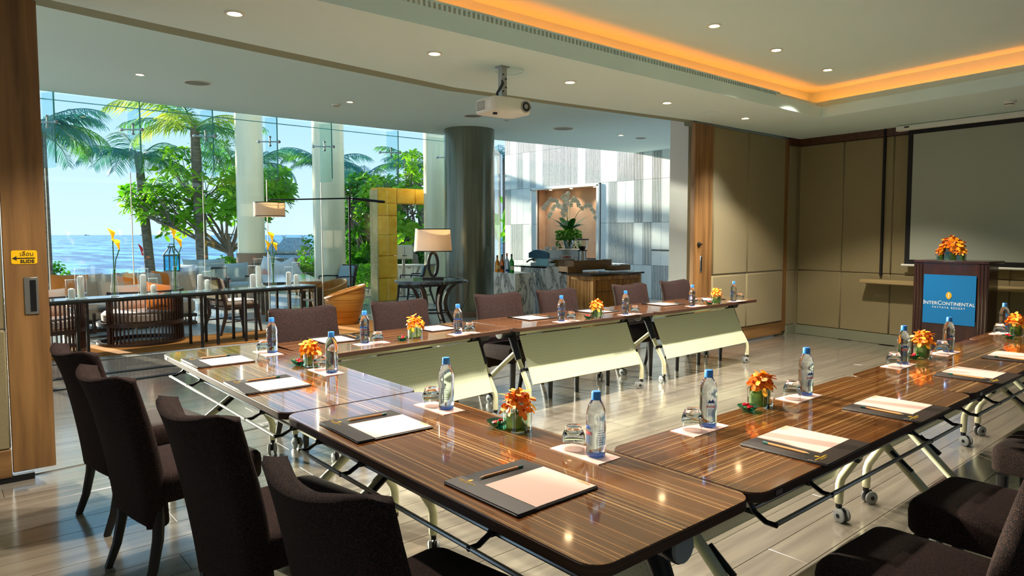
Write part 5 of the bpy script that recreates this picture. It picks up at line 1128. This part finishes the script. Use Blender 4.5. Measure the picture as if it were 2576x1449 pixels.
for tips, dep in (([(1418, 560), (1412, 525), (1400, 506), (1385, 500), (1372, 512), (1362, 527)], -.06), ([(1422, 558), (1416, 520), (1408, 512), (1396, 515), (1386, 535), (1376, 552)], .10), ([(1430, 556), (1428, 520), (1424, 500), (1430, 484), (1420, 490), (1412, 496)], .0), ([(1434, 556), (1436, 520), (1438, 502), (1446, 496), (1456, 506), (1460, 522)], .06), ([(1428, 556), (1424, 535), (1422, 515), (1418, 520), (1415, 533), (1420, 545)], -.12), ([(1442, 556), (1458, 530), (1474, 516), (1486, 516), (1496, 532), (1501, 556)], -.02)):
    pts = [Vector(((e_r*((x-opx)*k_) + e_f*dep).x, (e_r*((x-opx)*k_)+e_f*dep).y, atd(opx, y, 12.3).z-pz)) for x, y in tips]
    obj('stem', MB().tube([(0, 0, .3)] + pts, .005, 6), 'stem_green', t)
    for j in range(2, 6):
        for q in range(2):
            pp = pts[j] if q == 0 else (pts[j]+pts[j-1])/2
            if j == 5 and q == 0: continue
            o = link('flower', of, None, t); o.location = pp - e_f*.02 + Vector((0, 0, rr.uniform(-.02, .01))); o.rotation_mode = 'QUATERNION'; o.rotation_quaternion = (-e_f + Vector((rr.uniform(-.5, .5), rr.uniform(-.5, .5), rr.uniform(-.4, .3)))).to_track_quat('Z', 'Y'); s = rr.uniform(1.05, 1.3); o.scale = (s, s, s)
            link('flower_heart', oh, None, o)
# ---------------------------------------------------------------- outdoors
rng = random.Random(11)
m_ = bpy.data.materials.new('sea_water'); m_.use_nodes = True; t_ = m_.node_tree; b_ = t_.nodes['Principled BSDF']; MATS['sea_water'] = m_
c_ = node(t_, 'ShaderNodeTexCoord'); mp = node(t_, 'ShaderNodeMapping'); mp.inputs['Scale'].default_value = (.22, .05, 1); t_.links.new(c_.outputs['Object'], mp.inputs[0])
n_ = node(t_, 'ShaderNodeTexNoise'); n_.inputs['Scale'].default_value = 1.0; n_.inputs['Detail'].default_value = 8; n_.inputs['Roughness'].default_value = .62; n_.inputs['Distortion'].default_value = .4; t_.links.new(mp.outputs[0], n_.inputs['Vector'])
r_ = node(t_, 'ShaderNodeValToRGB'); r_.color_ramp.elements[0].position = .42; r_.color_ramp.elements[0].color = L4(22, 104, 156); r_.color_ramp.elements[1].position = .60; r_.color_ramp.elements[1].color = L4(118, 198, 222)
t_.links.new(n_.outputs[0], r_.inputs[0]); t_.links.new(r_.outputs[0], b_.inputs['Base Color']); b_.inputs['Roughness'].default_value = .45; b_.inputs['Specular IOR Level'].default_value = .25
bp = node(t_, 'ShaderNodeBump'); bp.inputs['Strength'].default_value = .6; bp.inputs['Distance'].default_value = .5; t_.links.new(n_.outputs[0], bp.inputs['Height']); t_.links.new(bp.outputs[0], b_.inputs['Normal'])
struct('sea', MB().box((300, 3030, -2.6), (9000, 6000, .2)), 'sea_water', smooth=0)
mat('garden_soil', (92, 96, 52), .95, var=(2, (60, 74, 34)))
struct('ground', MB().box((6, 24.5, -1.3), (60, 13, .2)), 'garden_soil', smooth=0)
grain('sandstone', (238, 164, 24), (252, 196, 60), (5, 5, 5), .8, 0, .04, .25); grain('sandstone_pale', (206, 176, 116), (230, 204, 150), (5, 5, 9), .9, 0, .03, .5)
mat('stone_kerb', (214, 214, 204), .7)
struct('trim_8', MB().box((4.5, 17.95, .06), (19, .25, .12)), 'stone_kerb')
# sandstone gate: two posts and a beam built of blocks
gy = 13.7; gx0, gx1 = aty(950, 500, gy).x, aty(998, 500, gy).x; gx2 = aty(1120, 500, gy).x+.35; gb, gt_ = 2.20, 2.545
t = thing('sandstone_gate', 'square yellow sandstone gate frame standing outside between the columns', 'gate', (gx0, gy, 0))
gw = gx1-gx0; zs = [0, .52, 1.02, 1.49, 1.92, gb]
for x_ in (0, gx2-gx0):
    for i in range(5): obj('stone_block', MB().box((x_+gw/2+rng.uniform(-.004, .004), .16, (zs[i]+zs[i+1])/2), (gw, .34, zs[i+1]-zs[i]-.008), ch=.012), 'sandstone', t)
xs_ = [0, gw*1.0, gw*2.0, gw*3.1, gx2-gx0+gw]
for i in range(4): obj('stone_block', MB().box(((xs_[i]+xs_[i+1])/2, .16, (gb+gt_)/2), (xs_[i+1]-xs_[i]-.008, .34, gt_-gb), ch=.012), 'sandstone', t)
obj('rough_side', MB().box((-.012, .16, 1.25), (.03, .33, 2.5), ch=.008), 'sandstone_pale', t)
# meter box on a post and the pale low wall
mat('box_white', (226, 228, 220), .5)
p = atd(1018, 700, 16.3); bz0, bz1 = atd(1018, 652, 16.3).z, atd(1018, 617, 16.3).z
t = thing('utility_box', 'white two door utility box on a post in front of the greenery', 'box', (p.x, p.y, 0), YAW-R(90)+R(20))
obj('cabinet', MB().box((0, .12, (bz0+bz1)/2), (.40, .26, bz1-bz0), ch=.006), 'box_white', t)
for s in (-1, 1):
    d = obj('door', MB().box((s*.097, -.018, (bz0+bz1)/2), (.18, .02, bz1-bz0-.04), ch=.004), 'box_white', t); obj('latch', MB().box((s*.03, -.035, (bz0+bz1)/2-.08), (.04, .015, .015)), 'black_metal', d)
obj('post', MB().tube([(0, .12, 0), (0, .12, bz0)], .035, 10), 'steel', t)
w0, w1 = atd(944, 700, 16.6), atd(1128, 700, 17.2)
t = thing('low_wall', 'low pale marble planter wall behind the sandstone gate', 'wall', (w0.x, w0.y, 0), math.atan2(w1.y-w0.y, w1.x-w0.x)); wl_ = (Vector((w1.x-w0.x, w1.y-w0.y, 0))).length
for i in range(4): obj('marble_slab', MB().box((wl_*(i+.5)/4, 0, .36), (wl_/4-.008, .25, .72), ch=.006), 'marble', t)
obj('coping', MB().box((wl_/2, 0, .745), (wl_+.05, .30, .05), ch=.006), 'white_paint', t)
# outdoor armchairs with grey cushions
def outdoor_seat(lab, x, y, rz, w_, grp='outdoor cushioned seats'):
    t = thing('outdoor_armchair', lab, 'armchair', (x, y, 0), rz, grp)
    obj('seat_frame', MB().box((0, 0, .30), (w_, .72, .05)), 'dark_wood', t); obj('seat_cushion', MB().box((0, -.02, .40), (w_-.06, .68, .16), ch=.05), 'cushion_grey', t)
    obj('back_frame', MB().tube([(-w_/2, .32, .3), (-w_/2, .40, .82), (w_/2, .40, .82), (w_/2, .32, .3)], .02, 6), 'dark_wood', t)
    for s in (-1, 1):
        obj('leg', MB().tube([(s*w_/2, -.32, .58), (s*w_/2, -.33, 0)], .02, 6), 'dark_wood', t); obj('leg', MB().tube([(s*w_/2, .34, .32), (s*w_/2, .38, 0)], .02, 6), 'dark_wood', t)
        obj('armrest', MB().box((s*w_/2, 0, .585), (.05, .74, .03)), 'dark_wood', t)
    return t
x = aty(508, 700, 14.4).x; outdoor_seat('outdoor armchair with big grey cushions, left of the brown column foot', x, 14.4, R(-20), .85)
pillow('big pale grey cushion at the left of the outdoor armchair', (x-.28, 14.45, .68), R(-70), -12, .58, .50, 'cushion_white', 'grey outdoor cushions'); pillow('second pale grey cushion leaning in the outdoor armchair', (x-.08, 14.38, .66), R(-60), -16, .56, .46, 'cushion_grey', 'grey outdoor cushions'); pillow('wide grey cushion along the back of the outdoor armchair', (x+.18, 14.85, .76), R(-10), -8, .80, .50, 'cushion_grey', 'grey outdoor cushions')
x2 = aty(592, 700, 15.2).x; outdoor_seat('outdoor armchair with a wide grey green cushion, in front of the brown column foot', x2, 15.2, R(15), .75); pillow('wide grey green cushion in front of the brown column foot', (x2+.05, 15.48, .66), R(12), -10, .76, .46, 'cushion_grey', 'grey outdoor cushions'); pillow('pink cushion on the outdoor armchair before the column', (x2-.28, 15.2, .58), R(40), -40, .42, .36, 'cushion_pink', 'grey outdoor cushions')
x3 = aty(712, 690, 15.8).x; outdoor_seat('outdoor seat with white cushions in front of the thatched hut', x3, 15.8, R(0), 1.1)
pillow('white cushion left of its pair before the thatched hut', (x3-.22, 15.9, .70), R(-25), -20, .56, .50, 'cushion_white', 'cushions before the hut', 20); pillow('white cushion right of its pair before the thatched hut', (x3+.18, 15.85, .68), R(20), -24, .56, .50, 'cushion_white', 'cushions before the hut', -18); pillow('salmon pink cushion left of the white ones before the hut', (x3-.52, 15.6, .58), R(40), -30, .40, .34, 'cushion_pink', 'cushions before the hut')
# lantern on a pedestal, red flag
mat('lantern_frame', (72, 92, 94), .5); thin_glass('lantern_glass', (96, 222, 240), .06)
lz0, lz1, lz2 = atd(432, 684, 13.3).z, atd(432, 642, 13.3).z, atd(432, 617, 13.3).z; p = atd(432, 650, 13.3); lw = 14*13.3/FP
t = thing('lantern', 'blue glazed lantern with an open pyramid top between the callas and the sea', 'lantern', (p.x, p.y, 0), YAW-R(90))
obj('pedestal', MB().box((0, 0, lz0/2), (.10, .10, lz0)), 'lantern_frame', t); obj('floor_plate', MB().box((0, 0, lz0+.015), (2*lw, 2*lw, .03)), 'lantern_frame', t); obj('top_plate', MB().box((0, 0, lz1), (2*lw, 2*lw, .03)), 'lantern_frame', t)
for sx in (-1, 1):
    for sy in (-1, 1): obj('corner_bar', MB().box((sx*(lw-.012), sy*(lw-.012), (lz0+lz1)/2), (.022, .022, lz1-lz0)), 'lantern_frame', t); obj('roof_bar', MB().tube([(sx*lw, sy*lw, lz1), (sx*.03, sy*.03, lz2-.04)], .011, 6), 'lantern_frame', t)
obj('glazing', MB().box((0, 0, (lz0+lz1)/2), (2*lw-.03, 2*lw-.03, lz1-lz0-.03)), 'lantern_glass', t); obj('crown', MB().box((0, 0, lz2-.03), (.10, .10, .03)).tube([(-.04, 0, lz2-.02), (-.04, 0, lz2+.02), (.04, 0, lz2+.02), (.04, 0, lz2-.02)], .008, 6), 'lantern_frame', t)
mat('flag_red', (214, 24, 30), .6); mat('flag_white', (240, 240, 240), .6)
D = 19.2; p = atd(371, 640, D)
t = thing('flag', 'red pennant flag with a white patch against the sea by the palm trunk', 'flag', (p.x, p.y, -1.2), YAW-R(90)); k_ = D/FP
def fz(py): return atd(371, py, D).z+1.2
obj('pole', MB().tube([(0, 0, 0), (0, 0, fz(630))], .022, 8), 'frame_metal', t)
def flg(u, v): 
    a = Vector((-24*k_, .0, fz(612))); b = Vector((-1*k_, 0, fz(634))); c = Vector((-14*k_, 0, fz(646))); d_ = Vector((-1*k_, 0, fz(643)))
    q = a.lerp(b, u).lerp((a.lerp(c, .9)).lerp(d_, u), v); return (q.x, .03*math.sin(6*u+3*v), q.z)
obj('cloth', MB().sheet(flg, 8, 5), 'flag_red', t); obj('white_patch', MB().sheet(lambda u, v: tuple(Vector(flg(.45+.22*u, .45+.25*v))+Vector((0, -.012, 0))), 3, 3), 'flag_white', t)
# palms
mat('palm_trunk', (132, 124, 112), .9, var=(3, (88, 82, 74), (2, 2, 9)), bump=(14, .6)); leafmat('palm_leaf', (30, 120, 100), (110, 176, 50), .35, .9); leafmat('palm_leaf_dark', (24, 116, 120), (70, 150, 120), .3, .9); leafmat('palm_leaf_light', (130, 180, 24), (206, 214, 70), .45, .9)
def frond_mesh(L, droop, up0, nl, leaf, seed, hang=.6):
    rr = random.Random(seed); b = MB(); pts = []; N = 14; p = Vector((0, 0, 0)); ang = up0
    for i in range(N+1):
        pts.append(p.copy()); p = p + Vector((math.cos(ang), 0, math.sin(ang)))*(L/N); ang -= droop/N*(.6+.8*i/N)
    b.tube(pts, [.028*(1-.85*i/N)+.003 for i in range(N+1)], 5)
    for i in range(nl):
        f = .10+.90*i/nl; k = f*N; j = min(int(k), N-1); q = pts[j].lerp(pts[j+1], k-j); d = (pts[j+1]-pts[j]).normalized(); n = d.cross(Vector((0, 1, 0)))
        ll = leaf*(.45+.9*math.sin(PI*min(f*.95+.06, 1)))*rr.uniform(.85, 1.1); w_ = .020
        for s in (-1, 1):
            out = (Vector((0, s, 0))*.82 + d*.62 + n*(-.10) + Vector((0, 0, -hang*rr.uniform(.2, .9)))).normalized()
            tip = q + out*ll + Vector((0, 0, -.30*ll*hang)); mid = q + out*ll*.5; sd = d*w_
            b.add([q-sd*.5, q+sd*.5, mid+sd, mid-sd, tip], [(0, 1, 2, 3), (3, 2, 4)])
    return b
FR = {}
for nm, mt in (('a', 'palm_leaf'), ('b', 'palm_leaf_dark'), ('c', 'palm_leaf_light')):
    FR[nm] = []
    for i, (dr, u0) in enumerate(((1.2, .75), (1.7, .55), (2.0, .25))):
        me = frond_mesh(2.5, dr, u0, 44, .62, i+5).mesh('frond', 0); me.materials.append(MATS[mt]); FR[nm].append(me)
def palm(lab, D, base, crown, n=15, scale=1.0, kinds='ab', tr=.13, z0=-1.2, azs=None, grp='coconut palms outside'):
    c = atd(*crown, D); bpos = atd(*base, D) if base else c+Vector((.2, .1, 0)); h = c.z
    bb = Vector((bpos.x, bpos.y, z0))
    if base:  # carry the visible lean down to the ground
        s_ = (bpos.z-z0)/max(h-bpos.z, .5); bb = Vector((bpos.x+(bpos.x-c.x)*s_*.4, bpos.y, z0))
    t = thing('palm_tree', lab, 'tree', bb, 0, grp); cc = c-bb
    obj('trunk', MB().tube([Vector((0, 0, 0)), Vector(((bpos-bb).x*.5, (bpos-bb).y*.5, (bpos.z-z0)*.5)), Vector(((bpos-bb).x, (bpos-bb).y, max(bpos.z-z0, .6))), cc*.9+Vector((0, 0, 0)), cc], [tr*1.25, tr*1.1, tr, tr*.85, tr*.7], 12), 'palm_trunk', t)
    for i in range(n):
        az_ = azs[i % len(azs)] if azs else i*2.4+rng.uniform(-.3, .3); k = i % 3
        o = link('frond', FR[kinds[i % len(kinds)]][k], None, t); o.location = cc + Vector((0, 0, rng.uniform(-.05, .1))); o.rotation_euler = (rng.uniform(-.2, .2), rng.uniform(-.25, .25), az_); s = scale*rng.uniform(.85, 1.12); o.scale = (s, s, s)
    t2 = obj('crown_fibre', MB().lathe([(.09, -.30), (.12, -.05), (.09, .1), (.03, .2)], 10, Matrix.Translation(cc)), 'palm_trunk', t)
    return t
palm('coconut palm with a slim trunk left of the glass joint, drooping fronds over the sea', 19.0, (378, 680), (350, 400), 11, .72, 'aba')
palm('coconut palm with a thick trunk and yellow green crown behind the frangipani', 18.0, (510, 670), (490, 330), 13, .85, 'aca', .15)
palm('palm at the far left whose fronds hang in beside the door stile', 12.6, None, (62, 330), 10, .58, 'bab', azs=[-.7, .2, .75, -.25, .5, -1.0, 1.0, 0.0, -.5, .35])
palm('palm behind the first cream column with fronds showing on its right', 21.0, (650, 690), (652, 410), 11, .62, 'ab')
palm('palm behind the second cream column, two fronds reaching left into the sky', 20.0, (836, 690), (822, 420), 10, .55, 'bab')
palm('blue green palm above the garden right of the second cream column', 22.0, (905, 690), (915, 450), 10, .55, 'bb')
palm('palm behind the pale third column, above the yellow gate', 21.0, (1080, 690), (1045, 425), 11, .62, 'ba')
palm('dark palm standing behind the banana leaves at the tiled wall end', 25, None, (1256, 395), 10, .5, 'bb')
# broad leaved trees
mat('bark_grey', (134, 124, 116), .9, bump=(20, .4)); leafmat('broad_leaf', (70, 150, 16), (160, 216, 36), .5, .8); leafmat('broad_leaf_dark', (30, 110, 26), (104, 180, 36), .45, .8)
def rosette(b, p, up, rr, n=10, ln=.27, wd=.05):
    q = up.to_track_quat('Z', 'Y').to_matrix().to_4x4(); M = Matrix.Translation(p) @ q
    for i in range(n):
        a = i*2.4+rr.uniform(-.3, .3); e_ = rr.uniform(-.25, .85); l_ = ln*rr.uniform(.7, 1.15); w_ = wd*rr.uniform(.8, 1.15)
        ca, sa, ce, se = math.cos(a), math.sin(a), math.cos(e_), math.sin(e_)
        def P(r_, x, dz=0): return (r_*ce*ca-x*sa, r_*ce*sa+x*ca, r_*se+dz)
        b.add([P(.02, 0), P(l_*.4, -w_*.75, .012), P(l_*.4, w_*.75, .012), P(l_*.75, -w_, -.01), P(l_*.75, w_, -.01), P(l_, 0, -.05)], [(0, 2, 1), (1, 2, 4, 3), (3, 4, 5)], M)
def broad_tree(lab, D, base, fork, ell, ntips, z0=-1.2, mt='broad_leaf', depth=1.3, ln=.27, nleaf=10, grp='broad leaved garden trees', lower=True):
    b0_, f0 = atd(*base, D), atd(*fork, D); bb = Vector((b0_.x, b0_.y, z0)); rr = random.Random(int(base[0])); t = thing('broadleaf_tree', lab, 'tree', bb, 0, grp)
    f_ = f0-bb; tips = []
    for _ in range(ntips):
        for _try in range(30):
            cx, cy, rx, ry = ell[rr.randrange(len(ell))]
            u, v = rr.uniform(-1, 1), rr.uniform(-1, 1)
            if u*u+v*v < 1: break
        tips.append(atd(cx+rx*u, cy+ry*v, D+rr.uniform(-depth, depth))-bb)
    limbs = []
    for k in range(18):
        tg = tips[rr.randrange(len(tips))]; limbs.append(f_.lerp(tg, .55)+Vector((rr.uniform(-.15, .15), rr.uniform(-.15, .15), -.1)))
    w_ = MB().tube([Vector((0, 0, 0)), Vector(((b0_-bb).x, (b0_-bb).y, (b0_-bb).z*.98)), f_], [.14, .11, .085], 10)
    for l_ in limbs: w_.tube([f_-Vector((0, 0, .05)), f_.lerp(l_, .5)+Vector((rr.uniform(-.12, .12), rr.uniform(-.12, .12), rr.uniform(-.12, .02))), l_], [.05, .036, .026], 7)
    fo = MB()
    for tp_ in tips:
        l_ = min(limbs, key=lambda q: (q-tp_).length); md = l_.lerp(tp_, .5)+Vector((rr.uniform(-.1, .1), rr.uniform(-.1, .1), rr.uniform(-.15, .02)))
        w_.tube([l_, md, tp_], [.018, .012, .009], 5); d = (tp_-md).normalized()
        rosette(fo, tp_, (d+Vector((0, 0, .5))).normalized(), rr, nleaf, ln)
    obj('trunk', w_, 'bark_grey', t); obj('foliage', fo, mt, t, 'stuff', smooth=0); return t
broad_tree('frangipani tree with forked pale limbs and bright leaves, left of the first cream column', 18.7, (588, 690), (578, 632), ((455, 520, 150, 70), (520, 430, 130, 70), (640, 470, 85, 70), (560, 520, 110, 90), (380, 500, 70, 45), (690, 480, 40, 50)), 230, nleaf=13, ln=.31)
broad_tree('bright frangipani behind the sandstone gate and utility box', 18.5, (1050, 690), (1042, 640), ((985, 520, 90, 70), (1030, 440, 50, 60), (940, 500, 65, 60), (1010, 590, 60, 40)), 210, ln=.22, nleaf=12)
broad_tree('leafy tree right of the second cream column, beside the black lamp pole', 19.5, (905, 700), (915, 640), ((905, 560, 60, 80), (950, 590, 60, 60), (900, 480, 40, 40)), 170, mt='broad_leaf_dark', ln=.22, nleaf=12)
def bush(lab, D, px, py, rx, ry, n, mt, ln=.16, wd=.035, z0=-1.2, depth=.8, grp='garden bushes'):
    rr = random.Random(int(px*7+py)); c = atd(px, py, D); bb = Vector((c.x, c.y, z0 if c.z > z0+.1 else c.z-.3)); t = thing('bush', lab, 'bush', bb, 0, grp); fo = MB(); k_ = D/FP
    st = MB()
    for i in range(7):
        a = rr.uniform(0, 6.28); st.tube([(0, 0, 0), (rx*k_*.3*math.cos(a), depth*.3*math.sin(a), (c.z-bb.z)*.6), (rx*k_*.7*math.cos(a), depth*.6*math.sin(a), (c.z-bb.z)+ry*k_*.4)], [.03, .02, .006], 5)
    for i in range(n):
        while True:
            u, v, w_ = rr.uniform(-1, 1), rr.uniform(-1, 1), rr.uniform(-1, 1); q = u*u+v*v+w_*w_
            if .2 < q < 1: break
        p = c-bb + e_r*(u*rx*k_) + e_f*(w_*depth) + Vector((0, 0, v*ry*k_)); rosette(fo, p, Vector((u, w_, v+.8)).normalized(), rr, 5, ln, wd)
    obj('stems', st, 'bark_grey', t); obj('foliage', fo, mt, t, 'stuff', smooth=0); return t
for a in (('small bush at the foot of the frangipani beside the column', 16.9, 575, 665, 34, 18, 150, 'broad_leaf', .12, .035), ('low yellow green bush left of the second cream column', 17.0, 762, 690, 32, 24, 170, 'broad_leaf', .12, .03), ('thin leafy shrub by the door stile against the sea', 14.5, 108, 688, 16, 40, 60, 'broad_leaf_dark', .12, .03), ('dense hedge under the trees beside the black lamp pole', 19.8, 905, 650, 50, 60, 1000, 'broad_leaf_dark', .12, .03), ('dark hedge behind the sandstone gate', 19.6, 985, 660, 60, 45, 900, 'broad_leaf_dark', .12, .03), ('hedge between the utility box and the pale third column', 19.4, 1070, 650, 45, 45, 700, 'broad_leaf_dark', .12, .03), ('low ground cover bush right of the long sofa', 15.2, 415, 715, 30, 8, 60, 'broad_leaf', .10, .03), ('tall bush filling the gap above the hedges by the second column', 21.5, 930, 560, 75, 90, 900, 'broad_leaf_dark', .17, .045), ('shrub at the terrace edge left of the gate, spiky', 17.4, 912, 690, 28, 22, 130, 'broad_leaf', .20, .02), ('sparse shrub in front of the hut at the second column', 18.0, 780, 640, 14, 50, 50, 'broad_leaf_dark', .13, .04)): bush(*a)
# banana plant by the end of the tiled wall
leafmat('banana_leaf', (70, 150, 16), (150, 214, 40), .6, 1.2)
p = atd(1258, 640, 22.5); t = thing('banana_plant', 'banana plant with big bright leaves between dark column and tiled wall', 'plant', (p.x, p.y, -.6))
obj('stem', MB().tube([(0, 0, 0), (.03, 0, .9), (0, 0, 1.6)], [.10, .08, .05], 10), 'stem_green', t)
for i in range(9):
    a = i*2.4; ln = 1.5+.2*(i % 3); u0 = 1.15-.10*i
    def bl(u, v, a=a, ln=ln, u0=u0):
        w_ = .20*math.sin(PI*min(.06+.9*v, 1))**.6; x = (u-.5)*2*w_; r_ = .05+ln*v*math.cos(u0)+.25*v*v; z_ = 1.2+.10*(8-i)*.3+ln*v*math.sin(u0)-.9*v*v*.7 + .35*abs(u-.5)*w_
        return (r_*math.cos(a)-x*math.sin(a), r_*math.sin(a)+x*math.cos(a), z_)
    obj('leaf', MB().sheet(bl, 4, 10), 'banana_leaf', t, smooth=60).scale = (.9, .9, 1.5)
# thatched hut on the beach
grain('thatch', (142, 146, 140), (202, 202, 192), (30, 5, 5), .95, 0, 0, .8); mat('hut_post', (196, 158, 104), .8); mat('thatch_fringe', (150, 136, 110), .95, var=(9, (90, 100, 100)))
D = 27.0; hc_ = atd(735, 640, D); k_ = D/FP; zr, zg, ze = atd(735, 598, D).z, atd(735, 630, D).z, atd(735, 650, D).z; hz0 = -1.2
t = thing('thatched_hut', 'small open beach hut with blue grey thatched double roof between the cream columns', 'hut', (hc_.x, hc_.y, hz0), YAW-R(90)+R(8))
def hp(px, y, z): return Vector(((px-735)*k_, y, z-hz0))
def roof(nm, pxl0, pxl1, pxr0, pxr1, z1, z0, dep0, dep1, mt='thatch'):
    a = [hp(pxl0, 0, z1), hp(pxr0, 0, z1)]; lo = [hp(pxl1, -dep1, z0), hp(pxr1, -dep1, z0), hp(pxr1, dep1, z0), hp(pxl1, dep1, z0)]; dn = Vector((0, 0, -.10))
    top_ = [a[0], a[1]] + lo; n = len(top_); vs = top_ + [q+dn for q in top_]
    return obj(nm, MB().add(vs, [(0, 2, 3, 1), (1, 3, 4), (0, 1, 4, 5), (0, 5, 2), (6, 7, 9, 8), (7, 10, 9), (6, 11, 10, 7), (6, 8, 11), (2, 8, 9, 3), (3, 9, 10, 4), (4, 10, 11, 5), (5, 11, 8, 2)]), mt, t, smooth=0)
roof('upper_roof', 716, 704, 762, 786, zr, zg, 0, .9); roof('upper_roof', 690, 676, 692, 714, zr-.05, zg, 0, .7)
roof('lower_roof', 690, 655, 786, 800, zg+.05, ze, .6, 1.7)
fr_ = MB()
for i in range(150):
    x_ = 655+145*rng.random(); q = hp(x_, -1.7, ze); fr_.add([q+Vector((-.02, 0, .06)), q+Vector((.02, 0, .06)), q+Vector((rng.uniform(-.06, .06), rng.uniform(-.04, .04), -rng.uniform(.06, .24)))], [(0, 1, 2)])
obj('thatch_fringe', fr_, 'thatch_fringe', t, 'stuff', smooth=0)
for px in (716, 762):
    a = hp(px, 0, zr); obj('ridge_horn', MB().tube([a+Vector((-.07, 0, -.03)), a+Vector((.08, 0, .09))], .014, 5).tube([a+Vector((.07, 0, -.03)), a+Vector((-.08, 0, .09))], .014, 5), 'thatch', t)
for px in (700, 717, 737, 775):
    for y in ((-1.3,) if px in (717,) else (-1.3, 1.2)): q = hp(px, y, ze); obj('post', MB().tube([Vector((q.x, y, 0)), Vector((q.x, y, ze-hz0+.05))], .075, 8), 'hut_post', t)
obj('railing', MB().box(tuple(hp(735, -1.3, ze-.22)), (110*k_, .05, .05)).box(tuple(hp(735, -1.3, ze-1.0)), (110*k_, .05, .05)), 'hut_post', t)
obj('deck', MB().box(tuple(hp(735, 0, hz0+.15)), (120*k_, 2.9, .12)), 'hut_post', t)
# white boats at the horizon
for px, lab in ((217, 'tiny white boat on the horizon at the left'), (357, 'tiny white boat on the horizon by the palm trunk')):
    p = at(px, 592.6, -2.5); 
    b = MB().loft([[(x*s_, y*s2, z) for x, y in ((-9, -2), (7, -2), (11, 0), (7, 2), (-9, 2))] for z, s_, s2 in ((-.5, .9, .8), (2.0, 1, 1))]); b.box((-2, 0, 3), (7, 3, 2.2), ch=.3)
    o = obj('boat', b, 'white_plastic'); o.location = (p.x, p.y, -2.45); tag(o, lab, 'boat', 'boats on the horizon')
